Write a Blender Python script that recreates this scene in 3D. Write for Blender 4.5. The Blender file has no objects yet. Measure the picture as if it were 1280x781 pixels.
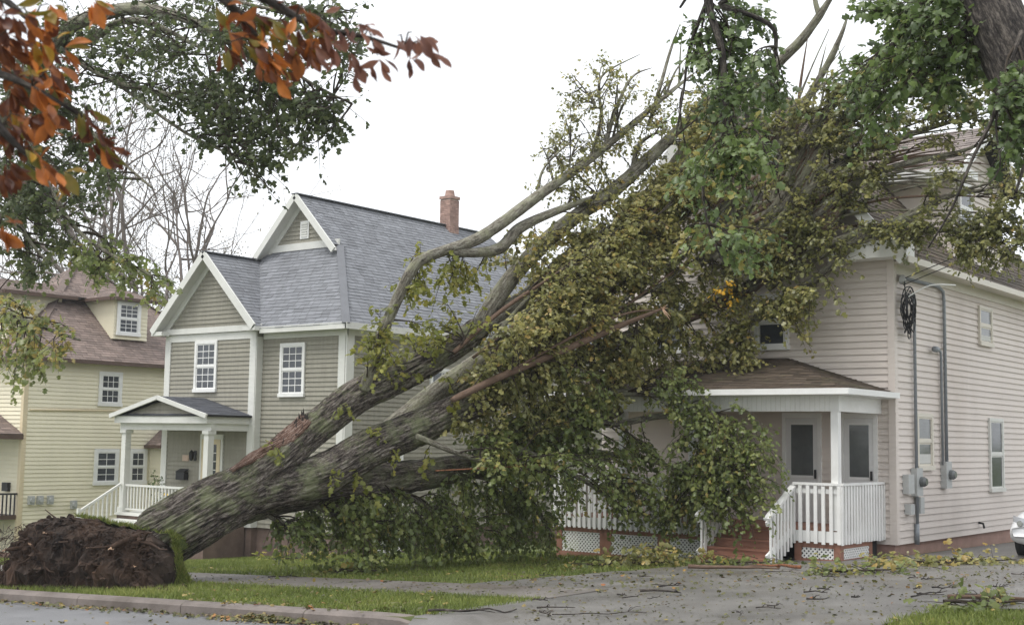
import bpy, math, random
import numpy as np
from mathutils import Vector, noise
random.seed(7); rng = np.random.default_rng(7)
SC = bpy.context.scene; COL = SC.collection

# ------------------------------------------------------------------ camera, sky, sun, exposure
F = 1610.0; YAW = math.radians(38.3); PITCH = math.radians(5.6); ROLL = math.radians(0.9)
CAM = np.array([0, 0, 2.3])
_r = np.array([math.cos(YAW), math.sin(YAW), 0]); _f = np.array([-math.sin(YAW), math.cos(YAW), 0]); _z = np.array([0, 0, 1.0])
CW = _f * math.cos(PITCH) + _z * math.sin(PITCH); _u = _z * math.cos(PITCH) - _f * math.sin(PITCH)
CR = _r * math.cos(ROLL) + _u * math.sin(ROLL); CU = _u * math.cos(ROLL) - _r * math.sin(ROLL)
cam = bpy.data.cameras.new('camera'); camo = bpy.data.objects.new('camera', cam); COL.objects.link(camo)
from mathutils import Matrix
camo.matrix_world = Matrix(((CR[0], CU[0], -CW[0], CAM[0]), (CR[1], CU[1], -CW[1], CAM[1]), (CR[2], CU[2], -CW[2], CAM[2]), (0, 0, 0, 1)))
cam.sensor_width = 36; cam.lens = 36 * F / 1280; cam.clip_start = 0.1; cam.clip_end = 2000
cam.dof.use_dof = True; cam.dof.focus_distance = 24; cam.dof.aperture_fstop = 4.5
SC.camera = camo

w = bpy.data.worlds.new('World'); SC.world = w; w.use_nodes = True
nt = w.node_tree; bg = nt.nodes['Background']
sky = nt.nodes.new('ShaderNodeTexSky'); sky.sky_type = 'NISHITA'; sky.sun_disc = False
SUN_EL = math.radians(64); SUN_AZ = math.radians(200)
sky.sun_elevation = SUN_EL; sky.sun_rotation = SUN_AZ; sky.dust_density = 4; sky.air_density = 1
mx = nt.nodes.new('ShaderNodeMix'); mx.data_type = 'RGBA'; mx.inputs['Factor'].default_value = 0.93
nt.links.new(sky.outputs[0], mx.inputs[6]); mx.inputs[7].default_value = (8.3, 8.5, 8.8, 1)
nt.links.new(mx.outputs[2], bg.inputs[0]); bg.inputs[1].default_value = 0.1
sl = bpy.data.lights.new('sun', 'SUN'); sl.energy = 1.5; sl.angle = math.radians(32); sl.color = (1, .97, .93)
so = bpy.data.objects.new('sun', sl); COL.objects.link(so)
sd = Vector((math.sin(SUN_AZ) * math.cos(SUN_EL), math.cos(SUN_AZ) * math.cos(SUN_EL), math.sin(SUN_EL)))
so.rotation_euler = sd.to_track_quat('Z', 'Y').to_euler()
SC.view_settings.view_transform = 'Standard'; SC.view_settings.look = 'None'; SC.view_settings.gamma = 1
SC.view_settings.exposure = 0.74; SC.view_settings.use_curve_mapping = False
SC.cycles.max_bounces = 6; SC.cycles.transparent_max_bounces = 8

# ------------------------------------------------------------------ photo pixel -> world helpers
def ray(x, y): return CW + CR * ((x - 640) / F) - CU * ((y - 390.5) / F)
def atY(x, y, Y): d = ray(x, y); return CAM + d * (Y / d[1])
def atX(x, y, X): d = ray(x, y); return CAM + d * (X / d[0])
def depth(P): return float((np.asarray(P) - CAM) @ CW)

def sm(t): t = min(max(t, 0.0), 1.0); return t * t * (3 - 2 * t)
KERB_Y = 11.15; DRIVE_X = -9.6
def gbase(X, Y):
    Xc = min(max(X, -60), 30)
    z = .75 + .05 * Xc - .012 * min(max(Y - 15, 0), 40)
    z -= .03 * min(max(-16 - Xc, 0), 25) * sm((Y - 15) / 8)
    return z
def gz(X, Y):           # finished surface height
    if X < DRIVE_X: s = 0.0 if Y < KERB_Y else 1.0
    else: s = sm((Y - 10.6) / 2.2)
    return gbase(X, Y) - .15 * (1 - s)

# ------------------------------------------------------------------ materials
MATS = {}
def nodes_of(name):
    m = bpy.data.materials.new(name); m.use_nodes = True; n = m.node_tree
    return m, n, n.nodes['Principled BSDF']
def N(n, t, **kw):
    nd = n.nodes.new(t)
    for k, v in kw.items():
        if k in nd.inputs.keys(): nd.inputs[k].default_value = v
        else: setattr(nd, k, v)
    return nd
def mul(c, f): return tuple(min(x * f, 1) for x in c[:3]) + (1,)
def mat(name, c, rough=.7, var=.15, scale=3.0, bump=.0, bscale=40, spec=.35, stretch=(1, 1, 1), objvar=.0, dirt=None, dirtamt=.4, attr=None, attrvar=.25, metal=0):
    m, n, b = nodes_of(name)
    geo = N(n, 'ShaderNodeNewGeometry'); mp = N(n, 'ShaderNodeMapping'); mp.inputs['Scale'].default_value = stretch
    n.links.new(geo.outputs['Position'], mp.inputs[0])
    t = N(n, 'ShaderNodeTexNoise', Scale=scale, Detail=6.0, Roughness=.65); n.links.new(mp.outputs[0], t.inputs[0])
    cr = N(n, 'ShaderNodeValToRGB'); cr.color_ramp.elements[0].position = .3; cr.color_ramp.elements[1].position = .7
    cr.color_ramp.elements[0].color = mul(c, 1 - var); cr.color_ramp.elements[1].color = mul(c, 1 + var)
    n.links.new(t.outputs[0], cr.inputs[0]); out = cr.outputs[0]
    if dirt:
        t2 = N(n, 'ShaderNodeTexNoise', Scale=scale * .37, Detail=8.0, Roughness=.7); n.links.new(mp.outputs[0], t2.inputs[0])
        r2 = N(n, 'ShaderNodeValToRGB'); r2.color_ramp.elements[0].position = .5; r2.color_ramp.elements[1].position = .72
        r2.color_ramp.elements[0].color = (0, 0, 0, 1); r2.color_ramp.elements[1].color = (dirtamt,) * 3 + (1,)
        n.links.new(t2.outputs[0], r2.inputs[0])
        mm = N(n, 'ShaderNodeMix', data_type='RGBA'); n.links.new(r2.outputs[0], mm.inputs['Factor']); n.links.new(out, mm.inputs[6]); mm.inputs[7].default_value = mul(dirt, 1); out = mm.outputs[2]
    fac = None
    if objvar:
        oi = N(n, 'ShaderNodeObjectInfo'); mr = N(n, 'ShaderNodeMapRange'); mr.inputs[3].default_value = 1 - objvar; mr.inputs[4].default_value = 1 + objvar
        n.links.new(oi.outputs['Random'], mr.inputs[0]); fac = mr.outputs[0]
    if attr:
        at = N(n, 'ShaderNodeAttribute', attribute_name=attr); mr = N(n, 'ShaderNodeMapRange'); mr.inputs[3].default_value = 1 - attrvar; mr.inputs[4].default_value = 1 + attrvar
        n.links.new(at.outputs['Fac'], mr.inputs[0]); fac = mr.outputs[0]
    if fac is not None:
        vm = N(n, 'ShaderNodeVectorMath', operation='SCALE'); n.links.new(out, vm.inputs[0]); n.links.new(fac, vm.inputs['Scale']); out = vm.outputs[0]
    n.links.new(out, b.inputs['Base Color'])
    rr = N(n, 'ShaderNodeMapRange'); rr.inputs[3].default_value = max(rough - .12, .02); rr.inputs[4].default_value = min(rough + .12, 1)
    n.links.new(t.outputs[0], rr.inputs[0]); n.links.new(rr.outputs[0], b.inputs['Roughness'])
    b.inputs['Specular IOR Level'].default_value = spec; b.inputs['Metallic'].default_value = metal
    if bump:
        t3 = N(n, 'ShaderNodeTexNoise', Scale=bscale, Detail=5.0, Roughness=.7); n.links.new(mp.outputs[0], t3.inputs[0])
        bp = N(n, 'ShaderNodeBump', Strength=bump, Distance=.02); n.links.new(t3.outputs[0], bp.inputs['Height']); n.links.new(bp.outputs[0], b.inputs['Normal'])
    MATS[name] = m; return m
def ramp_mat(name, stops, rough=.5, trans=.35, attr='rnd', back=1.25, spec=.4):
    m, n, b = nodes_of(name)
    at = N(n, 'ShaderNodeAttribute', attribute_name=attr); cr = N(n, 'ShaderNodeValToRGB')
    e = cr.color_ramp.elements
    while len(e) < len(stops): e.new(.5)
    for i, (p, c) in enumerate(stops): e[i].position = p; e[i].color = tuple(c) + (1,)
    n.links.new(at.outputs['Fac'], cr.inputs[0])
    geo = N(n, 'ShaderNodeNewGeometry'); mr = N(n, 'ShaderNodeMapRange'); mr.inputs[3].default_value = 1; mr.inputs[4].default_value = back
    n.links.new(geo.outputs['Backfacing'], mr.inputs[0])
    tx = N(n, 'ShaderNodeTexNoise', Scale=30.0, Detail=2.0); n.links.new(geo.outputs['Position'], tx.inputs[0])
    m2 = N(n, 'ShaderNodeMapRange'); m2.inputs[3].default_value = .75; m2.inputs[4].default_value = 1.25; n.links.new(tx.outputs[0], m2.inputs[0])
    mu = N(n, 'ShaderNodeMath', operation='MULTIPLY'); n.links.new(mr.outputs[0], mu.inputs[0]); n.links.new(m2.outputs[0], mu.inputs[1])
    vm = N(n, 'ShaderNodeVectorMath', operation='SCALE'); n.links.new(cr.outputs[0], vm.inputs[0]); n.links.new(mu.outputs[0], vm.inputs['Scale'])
    n.links.new(vm.outputs[0], b.inputs['Base Color']); b.inputs['Roughness'].default_value = rough; b.inputs['Specular IOR Level'].default_value = spec
    if trans:
        tr = N(n, 'ShaderNodeBsdfTranslucent'); n.links.new(vm.outputs[0], tr.inputs[0]); ms = N(n, 'ShaderNodeMixShader'); ms.inputs[0].default_value = trans
        n.links.new(b.outputs[0], ms.inputs[1]); n.links.new(tr.outputs[0], ms.inputs[2]); n.links.new(ms.outputs[0], n.nodes['Material Output'].inputs[0])
    MATS[name] = m; return m
def bark_mat(name, stops, lichen=None, lich=.5, scale=(7, 7, 1.6), bump=.8, rough=.85):
    m, n, b = nodes_of(name)
    at = N(n, 'ShaderNodeAttribute', attribute_name='bark'); mp = N(n, 'ShaderNodeMapping'); mp.inputs['Scale'].default_value = scale
    n.links.new(at.outputs['Vector'], mp.inputs[0])
    t = N(n, 'ShaderNodeTexNoise', Scale=2.6, Detail=7.0, Roughness=.62, Distortion=.4); n.links.new(mp.outputs[0], t.inputs[0])
    mp2 = N(n, 'ShaderNodeMapping'); mp2.inputs['Scale'].default_value = (scale[0] * 2.2, scale[1] * 2.2, scale[2] * 5); n.links.new(at.outputs['Vector'], mp2.inputs[0])
    tf = N(n, 'ShaderNodeTexNoise', Scale=2.6, Detail=5.0, Roughness=.7); n.links.new(mp2.outputs[0], tf.inputs[0])
    mf = N(n, 'ShaderNodeMix', data_type='FLOAT'); mf.inputs[0].default_value = .42; n.links.new(t.outputs[0], mf.inputs[2]); n.links.new(tf.outputs[0], mf.inputs[3])
    cr = N(n, 'ShaderNodeValToRGB'); e = cr.color_ramp.elements
    while len(e) < len(stops): e.new(.5)
    for i, (p, c) in enumerate(stops): e[i].position = p; e[i].color = tuple(c) + (1,)
    n.links.new(mf.outputs[0], cr.inputs[0]); out = cr.outputs[0]
    if lichen:
        geo = N(n, 'ShaderNodeNewGeometry')
        t2 = N(n, 'ShaderNodeTexNoise', Scale=2.2, Detail=9.0, Roughness=.75); n.links.new(geo.outputs['Position'], t2.inputs[0])
        r2 = N(n, 'ShaderNodeValToRGB'); r2.color_ramp.elements[0].position = .47; r2.color_ramp.elements[1].position = .62
        r2.color_ramp.elements[0].color = (0, 0, 0, 1); r2.color_ramp.elements[1].color = (lich,) * 3 + (1,); n.links.new(t2.outputs[0], r2.inputs[0])
        mm = N(n, 'ShaderNodeMix', data_type='RGBA'); n.links.new(r2.outputs[0], mm.inputs['Factor']); n.links.new(out, mm.inputs[6]); mm.inputs[7].default_value = tuple(lichen) + (1,); out = mm.outputs[2]
    n.links.new(out, b.inputs['Base Color']); b.inputs['Roughness'].default_value = rough; b.inputs['Specular IOR Level'].default_value = .3
    bp = N(n, 'ShaderNodeBump', Strength=bump, Distance=.03); n.links.new(mf.outputs[0], bp.inputs['Height']); n.links.new(bp.outputs[0], b.inputs['Normal'])
    MATS[name] = m; return m

mat('lawn_soil', (.09, .115, .035), .9, .35, 1.5, .5, 30, dirt=(.09, .06, .035), dirtamt=.7)
mat('asphalt', (.16, .16, .165), .5, .22, .9, .5, 60, spec=.5, dirt=(.10, .085, .065), dirtamt=.6)
mat('driveway', (.16, .152, .142), .42, .34, .9, .7, 60, spec=.5, dirt=(.075, .062, .042), dirtamt=.85)
mat('concrete_walk', (.17, .155, .14), .6, .25, 1.2, .4, 50, dirt=(.08, .06, .04), dirtamt=.8, objvar=.08)
mat('kerb_concrete', (.17, .145, .13), .7, .25, 2.5, .4, 40, dirt=(.07, .055, .04), dirtamt=.7, objvar=.06)
mat('soil', (.036, .025, .019), .95, .7, 3, .9, 30, dirt=(.12, .07, .045), dirtamt=.9)
mat('root', (.045, .027, .018), .9, .4, 8, .4, 60)
mat('vinyl_pink', (.635, .572, .52), .55, .06, .6, .05, 80, objvar=.035, dirt=(.43, .36, .31), dirtamt=.55, stretch=(1, 1, .35))
mat('vinyl_cream', (.76, .71, .54), .55, .06, .6, .05, 80, objvar=.03, dirt=(.6, .54, .38), dirtamt=.4, stretch=(1, 1, .4))
mat('shingle_grey', (.30, .285, .235), .8, .12, 2, .3, 60, objvar=.04, stretch=(6, 6, .8), dirt=(.2, .19, .155), dirtamt=.4)
mat('white_paint', (.78, .78, .76), .45, .06, 2, .08, 50, objvar=.03, dirt=(.5, .48, .42), dirtamt=.35)
mat('trim_grey', (.66, .66, .62), .5, .06, 2, .05, 50, dirt=(.45, .44, .4), dirtamt=.3)
mat('trim_cream', (.66, .56, .38), .5, .06, 2)
mat('trim_beige', (.62, .58, .5), .5, .06, 2)
mat('brown_trim', (.10, .065, .05), .6, .15, 2)
mat('red_stain', (.29, .145, .10), .6, .2, 3, .2, 40, objvar=.08, dirt=(.15, .06, .04), dirtamt=.5, stretch=(1, 1, 4))
mat('foundation_pink', (.36, .23, .19), .85, .2, 2, .4, 30, dirt=(.2, .13, .11), dirtamt=.6)
mat('foundation_dark', (.17, .12, .10), .85, .3, 2, .4, 30, dirt=(.09, .07, .06), dirtamt=.6)
mat('brick', (.36, .24, .20), .85, .25, 5, .3, 40, objvar=.2)
mat('mortar', (.3, .27, .24), .9)
mat('roof_grey', (.185, .192, .207), .75, .12, 3, .3, 60, attr='rnd', attrvar=.2)
mat('roof_dark', (.10, .105, .12), .75, .15, 3, .3, 60, attr='rnd', attrvar=.3)
mat('roof_brown', (.195, .15, .13), .8, .18, 3, .3, 60, attr='rnd', attrvar=.3)
mat('roof_taupe', (.205, .175, .16), .8, .15, 3, .3, 60, attr='rnd', attrvar=.3)
mat('roof_moss', (.085, .065, .048), .8, .25, 3, .3, 60, attr='rnd', attrvar=.35, dirt=(.07, .08, .03), dirtamt=.5)
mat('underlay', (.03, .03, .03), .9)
mat('glass', (.045, .052, .062), .07, .3, 1.2, spec=.6)
mat('glass_pale', (.13, .14, .14), .12, .3, 1.2, spec=.6)
mat('curtain', (.55, .55, .52), .9, .1, 8, stretch=(6, 6, 1))
mat('door_white', (.70, .70, .69), .4, .04, 2)
mat('pipe_grey', (.25, .27, .29), .45, .1, 4, metal=.2)
mat('cable_black', (.015, .015, .017), .5)
mat('black_metal', (.02, .02, .022), .5)
mat('plaque', (.5, .38, .3), .6)
mat('meter_grey', (.42, .43, .42), .5, .08, 5)
mat('car_white', (.78, .79, .80), .15, .02, 2, spec=.6)
mat('rubber', (.02, .02, .02), .8); mat('chrome', (.6, .6, .62), .15, metal=1.0); mat('lamp_glass', (.5, .52, .55), .08, spec=.8)
mat('splinter', (.24, .10, .05), .8, .65, 9, .6, 60, stretch=(4, 4, 1), dirt=(.07, .03, .018), dirtamt=.9)
mat('wood_pale', (.52, .35, .24), .7, .3, 6, .4, 60)
mat('flower', (.75, .5, .03), .6)
bark_mat('bark_trunk', [(.39, (.007, .006, .005)), (.46, (.04, .032, .027)), (.53, (.125, .105, .09)), (.62, (.31, .28, .245))], (.21, .235, .12), .6, (10, 10, 1.3), 1.0)
bark_mat('torn', [(.40, (.016, .009, .007)), (.46, (.085, .045, .032)), (.52, (.18, .105, .075)), (.58, (.46, .36, .30))], None, 0, (18, 18, 1.6), 1.0)
bark_mat('bark_limb', [(.39, (.035, .03, .024)), (.5, (.15, .135, .105)), (.62, (.32, .31, .26))], (.26, .27, .17), .6, (9, 9, 2), .7)
bark_mat('bark_brown', [(.25, (.05, .03, .022)), (.5, (.13, .085, .06)), (.8, (.24, .17, .12))], None, 0, (12, 12, 3), .4)
bark_mat('bark_dark', [(.39, (.007, .006, .005)), (.5, (.045, .038, .034)), (.62, (.15, .13, .11))], None, 0, (9, 9, 1.6), 1.0)
bark_mat('bark_far', [(.25, (.12, .10, .09)), (.8, (.22, .19, .17))], None, 0)
bark_mat('twig', [(.2, (.025, .02, .016)), (.8, (.075, .058, .042))], None, 0)
ramp_mat('leaf_fallen', [(0, (.09, .10, .035)), (.35, (.19, .195, .065)), (.65, (.29, .28, .10)), (.88, (.40, .35, .13)), (1, (.42, .30, .10))], .38, .42, back=1.5, spec=.55)
ramp_mat('leaf_green', [(0, (.055, .085, .03)), (.5, (.11, .16, .05)), (.9, (.18, .24, .075)), (1, (.32, .28, .08))], .38, .35, back=1.4, spec=.5)
ramp_mat('leaf_maple', [(0, (.055, .075, .032)), (.6, (.10, .125, .05)), (1, (.17, .19, .07))], .45, .5, back=1.3)
ramp_mat('leaf_hang', [(0, (.085, .115, .035)), (.5, (.155, .195, .058)), (.9, (.26, .28, .09)), (1, (.38, .30, .09))], .38, .42, back=1.5, spec=.55)
ramp_mat('leaf_sprig', [(0, (.13, .15, .03)), (.6, (.24, .25, .055)), (1, (.36, .31, .07))], .45, .4, back=1.3)
ramp_mat('leaf_far', [(0, (.10, .09, .055)), (.6, (.17, .14, .085)), (1, (.2, .17, .08))], .7, .3)
ramp_mat('litter', [(0, (.06, .065, .022)), (.45, (.13, .13, .04)), (.7, (.11, .075, .04)), (.9, (.33, .26, .07)), (1, (.30, .11, .04))], .5, .1)
ramp_mat('grass', [(0, (.08, .105, .022)), (.5, (.155, .195, .042)), (.85, (.27, .28, .08)), (1, (.36, .30, .13))], .6, .3)
def orange_mat(name, c, c2):
    m, n, b = nodes_of(name)
    oi = N(n, 'ShaderNodeObjectInfo'); cr = N(n, 'ShaderNodeValToRGB'); e = cr.color_ramp.elements
    e[0].color = c + (1,); e[1].color = c2 + (1,)
    geo = N(n, 'ShaderNodeNewGeometry'); tx = N(n, 'ShaderNodeTexNoise', Scale=22.0, Detail=4.0); n.links.new(geo.outputs['Position'], tx.inputs[0])
    ad = N(n, 'ShaderNodeMath', operation='MULTIPLY_ADD'); n.links.new(tx.outputs[0], ad.inputs[0]); ad.inputs[1].default_value = 1.0
    sb = N(n, 'ShaderNodeMath', operation='SUBTRACT'); n.links.new(oi.outputs['Random'], sb.inputs[0]); sb.inputs[1].default_value = .5
    n.links.new(sb.outputs[0], ad.inputs[2]); n.links.new(ad.outputs[0], cr.inputs[0])
    n.links.new(cr.outputs[0], b.inputs['Base Color']); b.inputs['Roughness'].default_value = .5
    tr = N(n, 'ShaderNodeBsdfTranslucent'); n.links.new(cr.outputs[0], tr.inputs[0]); ms = N(n, 'ShaderNodeMixShader'); ms.inputs[0].default_value = .4
    n.links.new(b.outputs[0], ms.inputs[1]); n.links.new(tr.outputs[0], ms.inputs[2]); n.links.new(ms.outputs[0], n.nodes['Material Output'].inputs[0]); MATS[name] = m
orange_mat('leaf_orange', (.10, .03, .015), (.62, .21, .045)); orange_mat('leaf_purple', (.09, .035, .03), (.32, .15, .10)); orange_mat('leaf_olive', (.12, .12, .02), (.45, .25, .03))

# ------------------------------------------------------------------ object helpers
ORG = {}       # root origin by object
def tag(o, label=None, cat=None, group=None, kind=None):
    if label: o['label'] = label
    if cat: o['category'] = cat
    if group: o['group'] = group
    if kind: o['kind'] = kind
    return o
def thing(name, label, cat, loc=(0, 0, 0), group=None):
    o = bpy.data.objects.new(name, None); COL.objects.link(o); o.location = loc; o.empty_display_size = .2
    ORG[o.name] = Vector(loc); return tag(o, label, cat, group)
def link(name, me, parent=None, loc=None):
    """me has vertices in root-local space; loc is an extra offset in world axes"""
    o = bpy.data.objects.new(name, me); COL.objects.link(o)
    if parent is not None: o.parent = parent; ORG[o.name] = ORG[parent.name]
    else: ORG[o.name] = Vector((0, 0, 0))
    if loc is not None: o.location = loc
    return o
class MB:
    def __init__(s): s.v = []; s.f = []; s.m = []; s.mats = []; s.starts = []
    def mi(s, mat):
        if mat not in s.mats: s.mats.append(mat)
        return s.mats.index(mat)
    def add(s, vs, fs, mat=None):
        b = len(s.v); s.starts.append((b, len(s.f))); s.v += [tuple(map(float, p)) for p in vs]; s.f += [tuple(i + b for i in f) for f in fs]
        s.m += [s.mi(mat) if mat else 0] * len(fs); return s
    def box(s, x0, x1, y0, y1, z0, z1, mat=None):
        return s.add([(x0, y0, z0), (x1, y0, z0), (x1, y1, z0), (x0, y1, z0), (x0, y0, z1), (x1, y0, z1), (x1, y1, z1), (x0, y1, z1)],
                     [(0, 3, 2, 1), (4, 5, 6, 7), (0, 1, 5, 4), (1, 2, 6, 5), (2, 3, 7, 6), (3, 0, 4, 7)], mat)
    def beam(s, p0, p1, wd, ht, mat=None, up=(0, 0, 1)):
        p0 = Vector(p0); p1 = Vector(p1); t = (p1 - p0).normalized(); sd = t.cross(Vector(up)).normalized(); u = sd.cross(t)
        vs = []
        for p in (p0, p1):
            for a, b in ((-1, -1), (1, -1), (1, 1), (-1, 1)): vs.append(p + sd * a * wd / 2 + u * b * ht / 2)
        return s.add(vs, [(0, 1, 2, 3), (7, 6, 5, 4), (0, 4, 5, 1), (1, 5, 6, 2), (2, 6, 7, 3), (3, 7, 4, 0)], mat)
    def prism(s, poly, off, mat=None):
        n = len(poly); off = Vector(off); vs = [Vector(p) for p in poly] + [Vector(p) + off for p in poly]
        return s.add(vs, [tuple(range(n))[::-1], tuple(range(n, 2 * n))] + [(i, (i + 1) % n, n + (i + 1) % n, n + i) for i in range(n)], mat)
    def tube(s, pts, rad, seg=8, mat=None, cap=True):
        pts = [Vector(p) for p in pts]; vs = []; n = len(pts); ref = None
        for i, p in enumerate(pts):
            t = (pts[min(i + 1, n - 1)] - pts[max(i - 1, 0)]).normalized()
            if ref is None: ref = t.cross(Vector((0, 0, 1))) if abs(t.z) < .9 else t.cross(Vector((1, 0, 0)))
            a = (ref - t * ref.dot(t)).normalized(); b = t.cross(a); ref = a
            r = rad[i] if hasattr(rad, '__len__') else rad
            for k in range(seg):
                th = 2 * math.pi * k / seg; vs.append(p + (a * math.cos(th) + b * math.sin(th)) * r)
        fs = [(i * seg + k, i * seg + (k + 1) % seg, (i + 1) * seg + (k + 1) % seg, (i + 1) * seg + k) for i in range(n - 1) for k in range(seg)]
        if cap: fs += [tuple(range(seg))[::-1], tuple((n - 1) * seg + k for k in range(seg))]
        return s.add(vs, fs, mat)
    def split(s, name, mat, parent, first=None, smooth=False):
        """every added piece becomes an object of its own (the first may carry the others)"""
        out = []; st = s.starts + [(len(s.v), len(s.f))]
        for i in range(len(s.starts)):
            m = MB(); (v0, f0), (v1, f1) = st[i], st[i + 1]; m.add(s.v[v0:v1], [tuple(k - v0 for k in f) for f in s.f[f0:f1]])
            out.append(m.build(first if first and i == 0 else name, mat, out[0] if first and i else parent, smooth))
        return out[0]
    def mesh(s, name, mat=None, org=Vector((0, 0, 0)), smooth=False):
        me = bpy.data.meshes.new(name); me.from_pydata([(p[0] - org[0], p[1] - org[1], p[2] - org[2]) for p in s.v], [], s.f)
        for mm in ([mat] if mat else s.mats): me.materials.append(MATS[mm])
        if not mat and len(s.mats) > 1: me.polygons.foreach_set('material_index', s.m)
        if smooth: me.shade_smooth()
        me.update(); return me
    def build(s, name, mat=None, parent=None, smooth=False):
        org = ORG[parent.name] if parent is not None else Vector((0, 0, 0))
        return link(name, s.mesh(name, mat, org, smooth), parent)

def resample(pts, rad, step):
    """Catmull-Rom"""
    P = np.array(pts, float); R = np.array(rad, float); n = len(P)
    out = []; outr = []
    for i in range(n - 1):
        p0, p1, p2, p3 = P[max(i - 1, 0)], P[i], P[i + 1], P[min(i + 2, n - 1)]
        L = np.linalg.norm(p2 - p1); k = max(1, int(math.ceil(L / step)))
        for j in range(k):
            t = j / k; t2 = t * t; t3 = t2 * t
            out.append(.5 * ((2 * p1) + (p2 - p0) * t + (2 * p0 - 5 * p1 + 4 * p2 - p3) * t2 + (3 * p1 - p0 - 3 * p2 + p3) * t3)); outr.append(R[i] * (1 - t) + R[i + 1] * t)
    out.append(P[-1]); outr.append(R[-1]); return np.array(out), np.array(outr)

def bark_tube(name, pts, rad, mat, parent, step=.1, seg=12, rough=.0, freq=3.0, cap=True, lump=0.0):
    P, R = resample(pts, rad, step); n = len(P)
    T = np.gradient(P, axis=0); T /= np.linalg.norm(T, axis=1)[:, None]
    ref = np.cross(T[0], [0, 0, 1.0]); ref = ref if np.linalg.norm(ref) > .2 else np.cross(T[0], [1.0, 0, 0])
    V = np.zeros((n * seg, 3)); A = np.zeros((n * seg, 3)); th = np.arange(seg) * 2 * math.pi / seg; c, s_ = np.cos(th), np.sin(th)
    L = np.concatenate([[0], np.cumsum(np.linalg.norm(np.diff(P, axis=0), axis=1))]); off = random.random() * 50
    for i in range(n):
        a = ref - T[i] * (ref @ T[i]); a /= np.linalg.norm(a); b = np.cross(T[i], a); ref = a
        rr = np.full(seg, R[i])
        if rough or lump:
            for k in range(seg):
                q = Vector((c[k] * R[i] * freq * 2.4, s_[k] * R[i] * freq * 2.4, L[i] * freq * .3 + off))
                d = 0
                if rough: d += rough * (min(1.0, abs(noise.noise(q * 2.0)) * 3.4) - .7 + .35 * noise.noise(q * 4.7))
                if lump: d += lump * noise.noise(Vector((c[k] * 1.1, s_[k] * 1.1, L[i] * .8 + off)))
                rr[k] += d
        V[i * seg:(i + 1) * seg] = P[i] + np.outer(c * rr, a) + np.outer(s_ * rr, b)
        A[i * seg:(i + 1) * seg] = np.stack([c * R[i], s_ * R[i], np.full(seg, L[i] + off)], 1)
    org = np.array(ORG[parent.name]) if parent is not None else np.zeros(3)
    fs = [(i * seg + k, i * seg + (k + 1) % seg, (i + 1) * seg + (k + 1) % seg, (i + 1) * seg + k) for i in range(n - 1) for k in range(seg)]
    if cap: fs += [tuple(range(seg))[::-1], tuple((n - 1) * seg + k for k in range(seg))]
    me = bpy.data.meshes.new(name); me.from_pydata((V - org).tolist(), [], fs); me.materials.append(MATS[mat])
    at = me.attributes.new('bark', 'FLOAT_VECTOR', 'POINT'); at.data.foreach_set('vector', A.ravel()); me.shade_smooth()
    return link(name, me, parent)

# ---- many thin tubes in one mesh (twigs)
def tubes_mesh(name, lines, mat, parent, seg=4):
    V = []; Fc = []; A = []; b0 = 0
    for P, R in lines:
        P = np.asarray(P); n = len(P)
        if n < 2: continue
        T = np.gradient(P, axis=0); T /= (np.linalg.norm(T, axis=1)[:, None] + 1e-9)
        a = np.cross(T, [.3, .2, 1.0]); a /= (np.linalg.norm(a, axis=1)[:, None] + 1e-9); b = np.cross(T, a)
        th = np.arange(seg) * 2 * math.pi / seg
        ring = P[:, None, :] + (np.cos(th)[None, :, None] * a[:, None, :] + np.sin(th)[None, :, None] * b[:, None, :]) * np.asarray(R)[:, None, None]
        V.append(ring.reshape(-1, 3)); A.append(ring.reshape(-1, 3))
        i = np.arange(n - 1)[:, None] * seg; k = np.arange(seg)[None, :]; k2 = (k + 1) % seg
        Fc.append((np.stack([i + k, i + k2, i + seg + k2, i + seg + k], -1).reshape(-1, 4)) + b0); b0 += n * seg
    V = np.concatenate(V); Fc = np.concatenate(Fc); org = np.array(ORG[parent.name]) if parent is not None else np.zeros(3)
    me = fast_mesh(name, V - org, Fc, mat)
    at = me.attributes.new('bark', 'FLOAT_VECTOR', 'POINT'); at.data.foreach_set('vector', V.ravel().astype(np.float32)); me.shade_smooth()
    return link(name, me, parent)
def fast_mesh(name, V, Fc, mat):
    me = bpy.data.meshes.new(name); k = Fc.shape[1]
    me.vertices.add(len(V)); me.vertices.foreach_set('co', np.ascontiguousarray(V, dtype=np.float32).ravel())
    me.loops.add(Fc.size); me.loops.foreach_set('vertex_index', Fc.astype(np.int32).ravel())
    me.polygons.add(len(Fc)); me.polygons.foreach_set('loop_start', (np.arange(len(Fc)) * k).astype(np.int32))
    me.polygons.foreach_set('loop_total', np.full(len(Fc), k, np.int32)); me.materials.append(MATS[mat]); me.update(calc_edges=True); return me

# leaf templates: x along leaf axis (stem at 0), y across, z normal
def maple_template():
    o = [(0, 0), (.12, -.30), (.34, -.52), (.42, -.28), (.70, -.46), (.66, -.16), (1.0, 0), (.66, .16), (.70, .46), (.42, .28), (.34, .52), (.12, .30)]
    pts = [(.36, 0, .0)] + [(x, y, -.22 * abs(y) - .12 * x * x) for x, y in o]
    return np.array(pts), np.array([(0, i, i % 12 + 1) for i in range(1, 13)])
def small_template():
    o = [(0, 0), (.25, -.46), (.5, -.22), (.68, -.4), (1.0, 0), (.68, .4), (.5, .22), (.25, .46)]
    pts = [(.4, 0, 0)] + [(x, y, -.25 * abs(y) - .15 * x * x) for x, y in o]
    return np.array(pts), np.array([(0, i, i % 8 + 1) for i in range(1, 9)])
def tiny_template():
    return np.array([(0, 0, 0), (.5, -.4, -.08), (1, 0, -.15), (.5, .4, -.08)]), np.array([(0, 1, 2), (0, 2, 3)])
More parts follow.
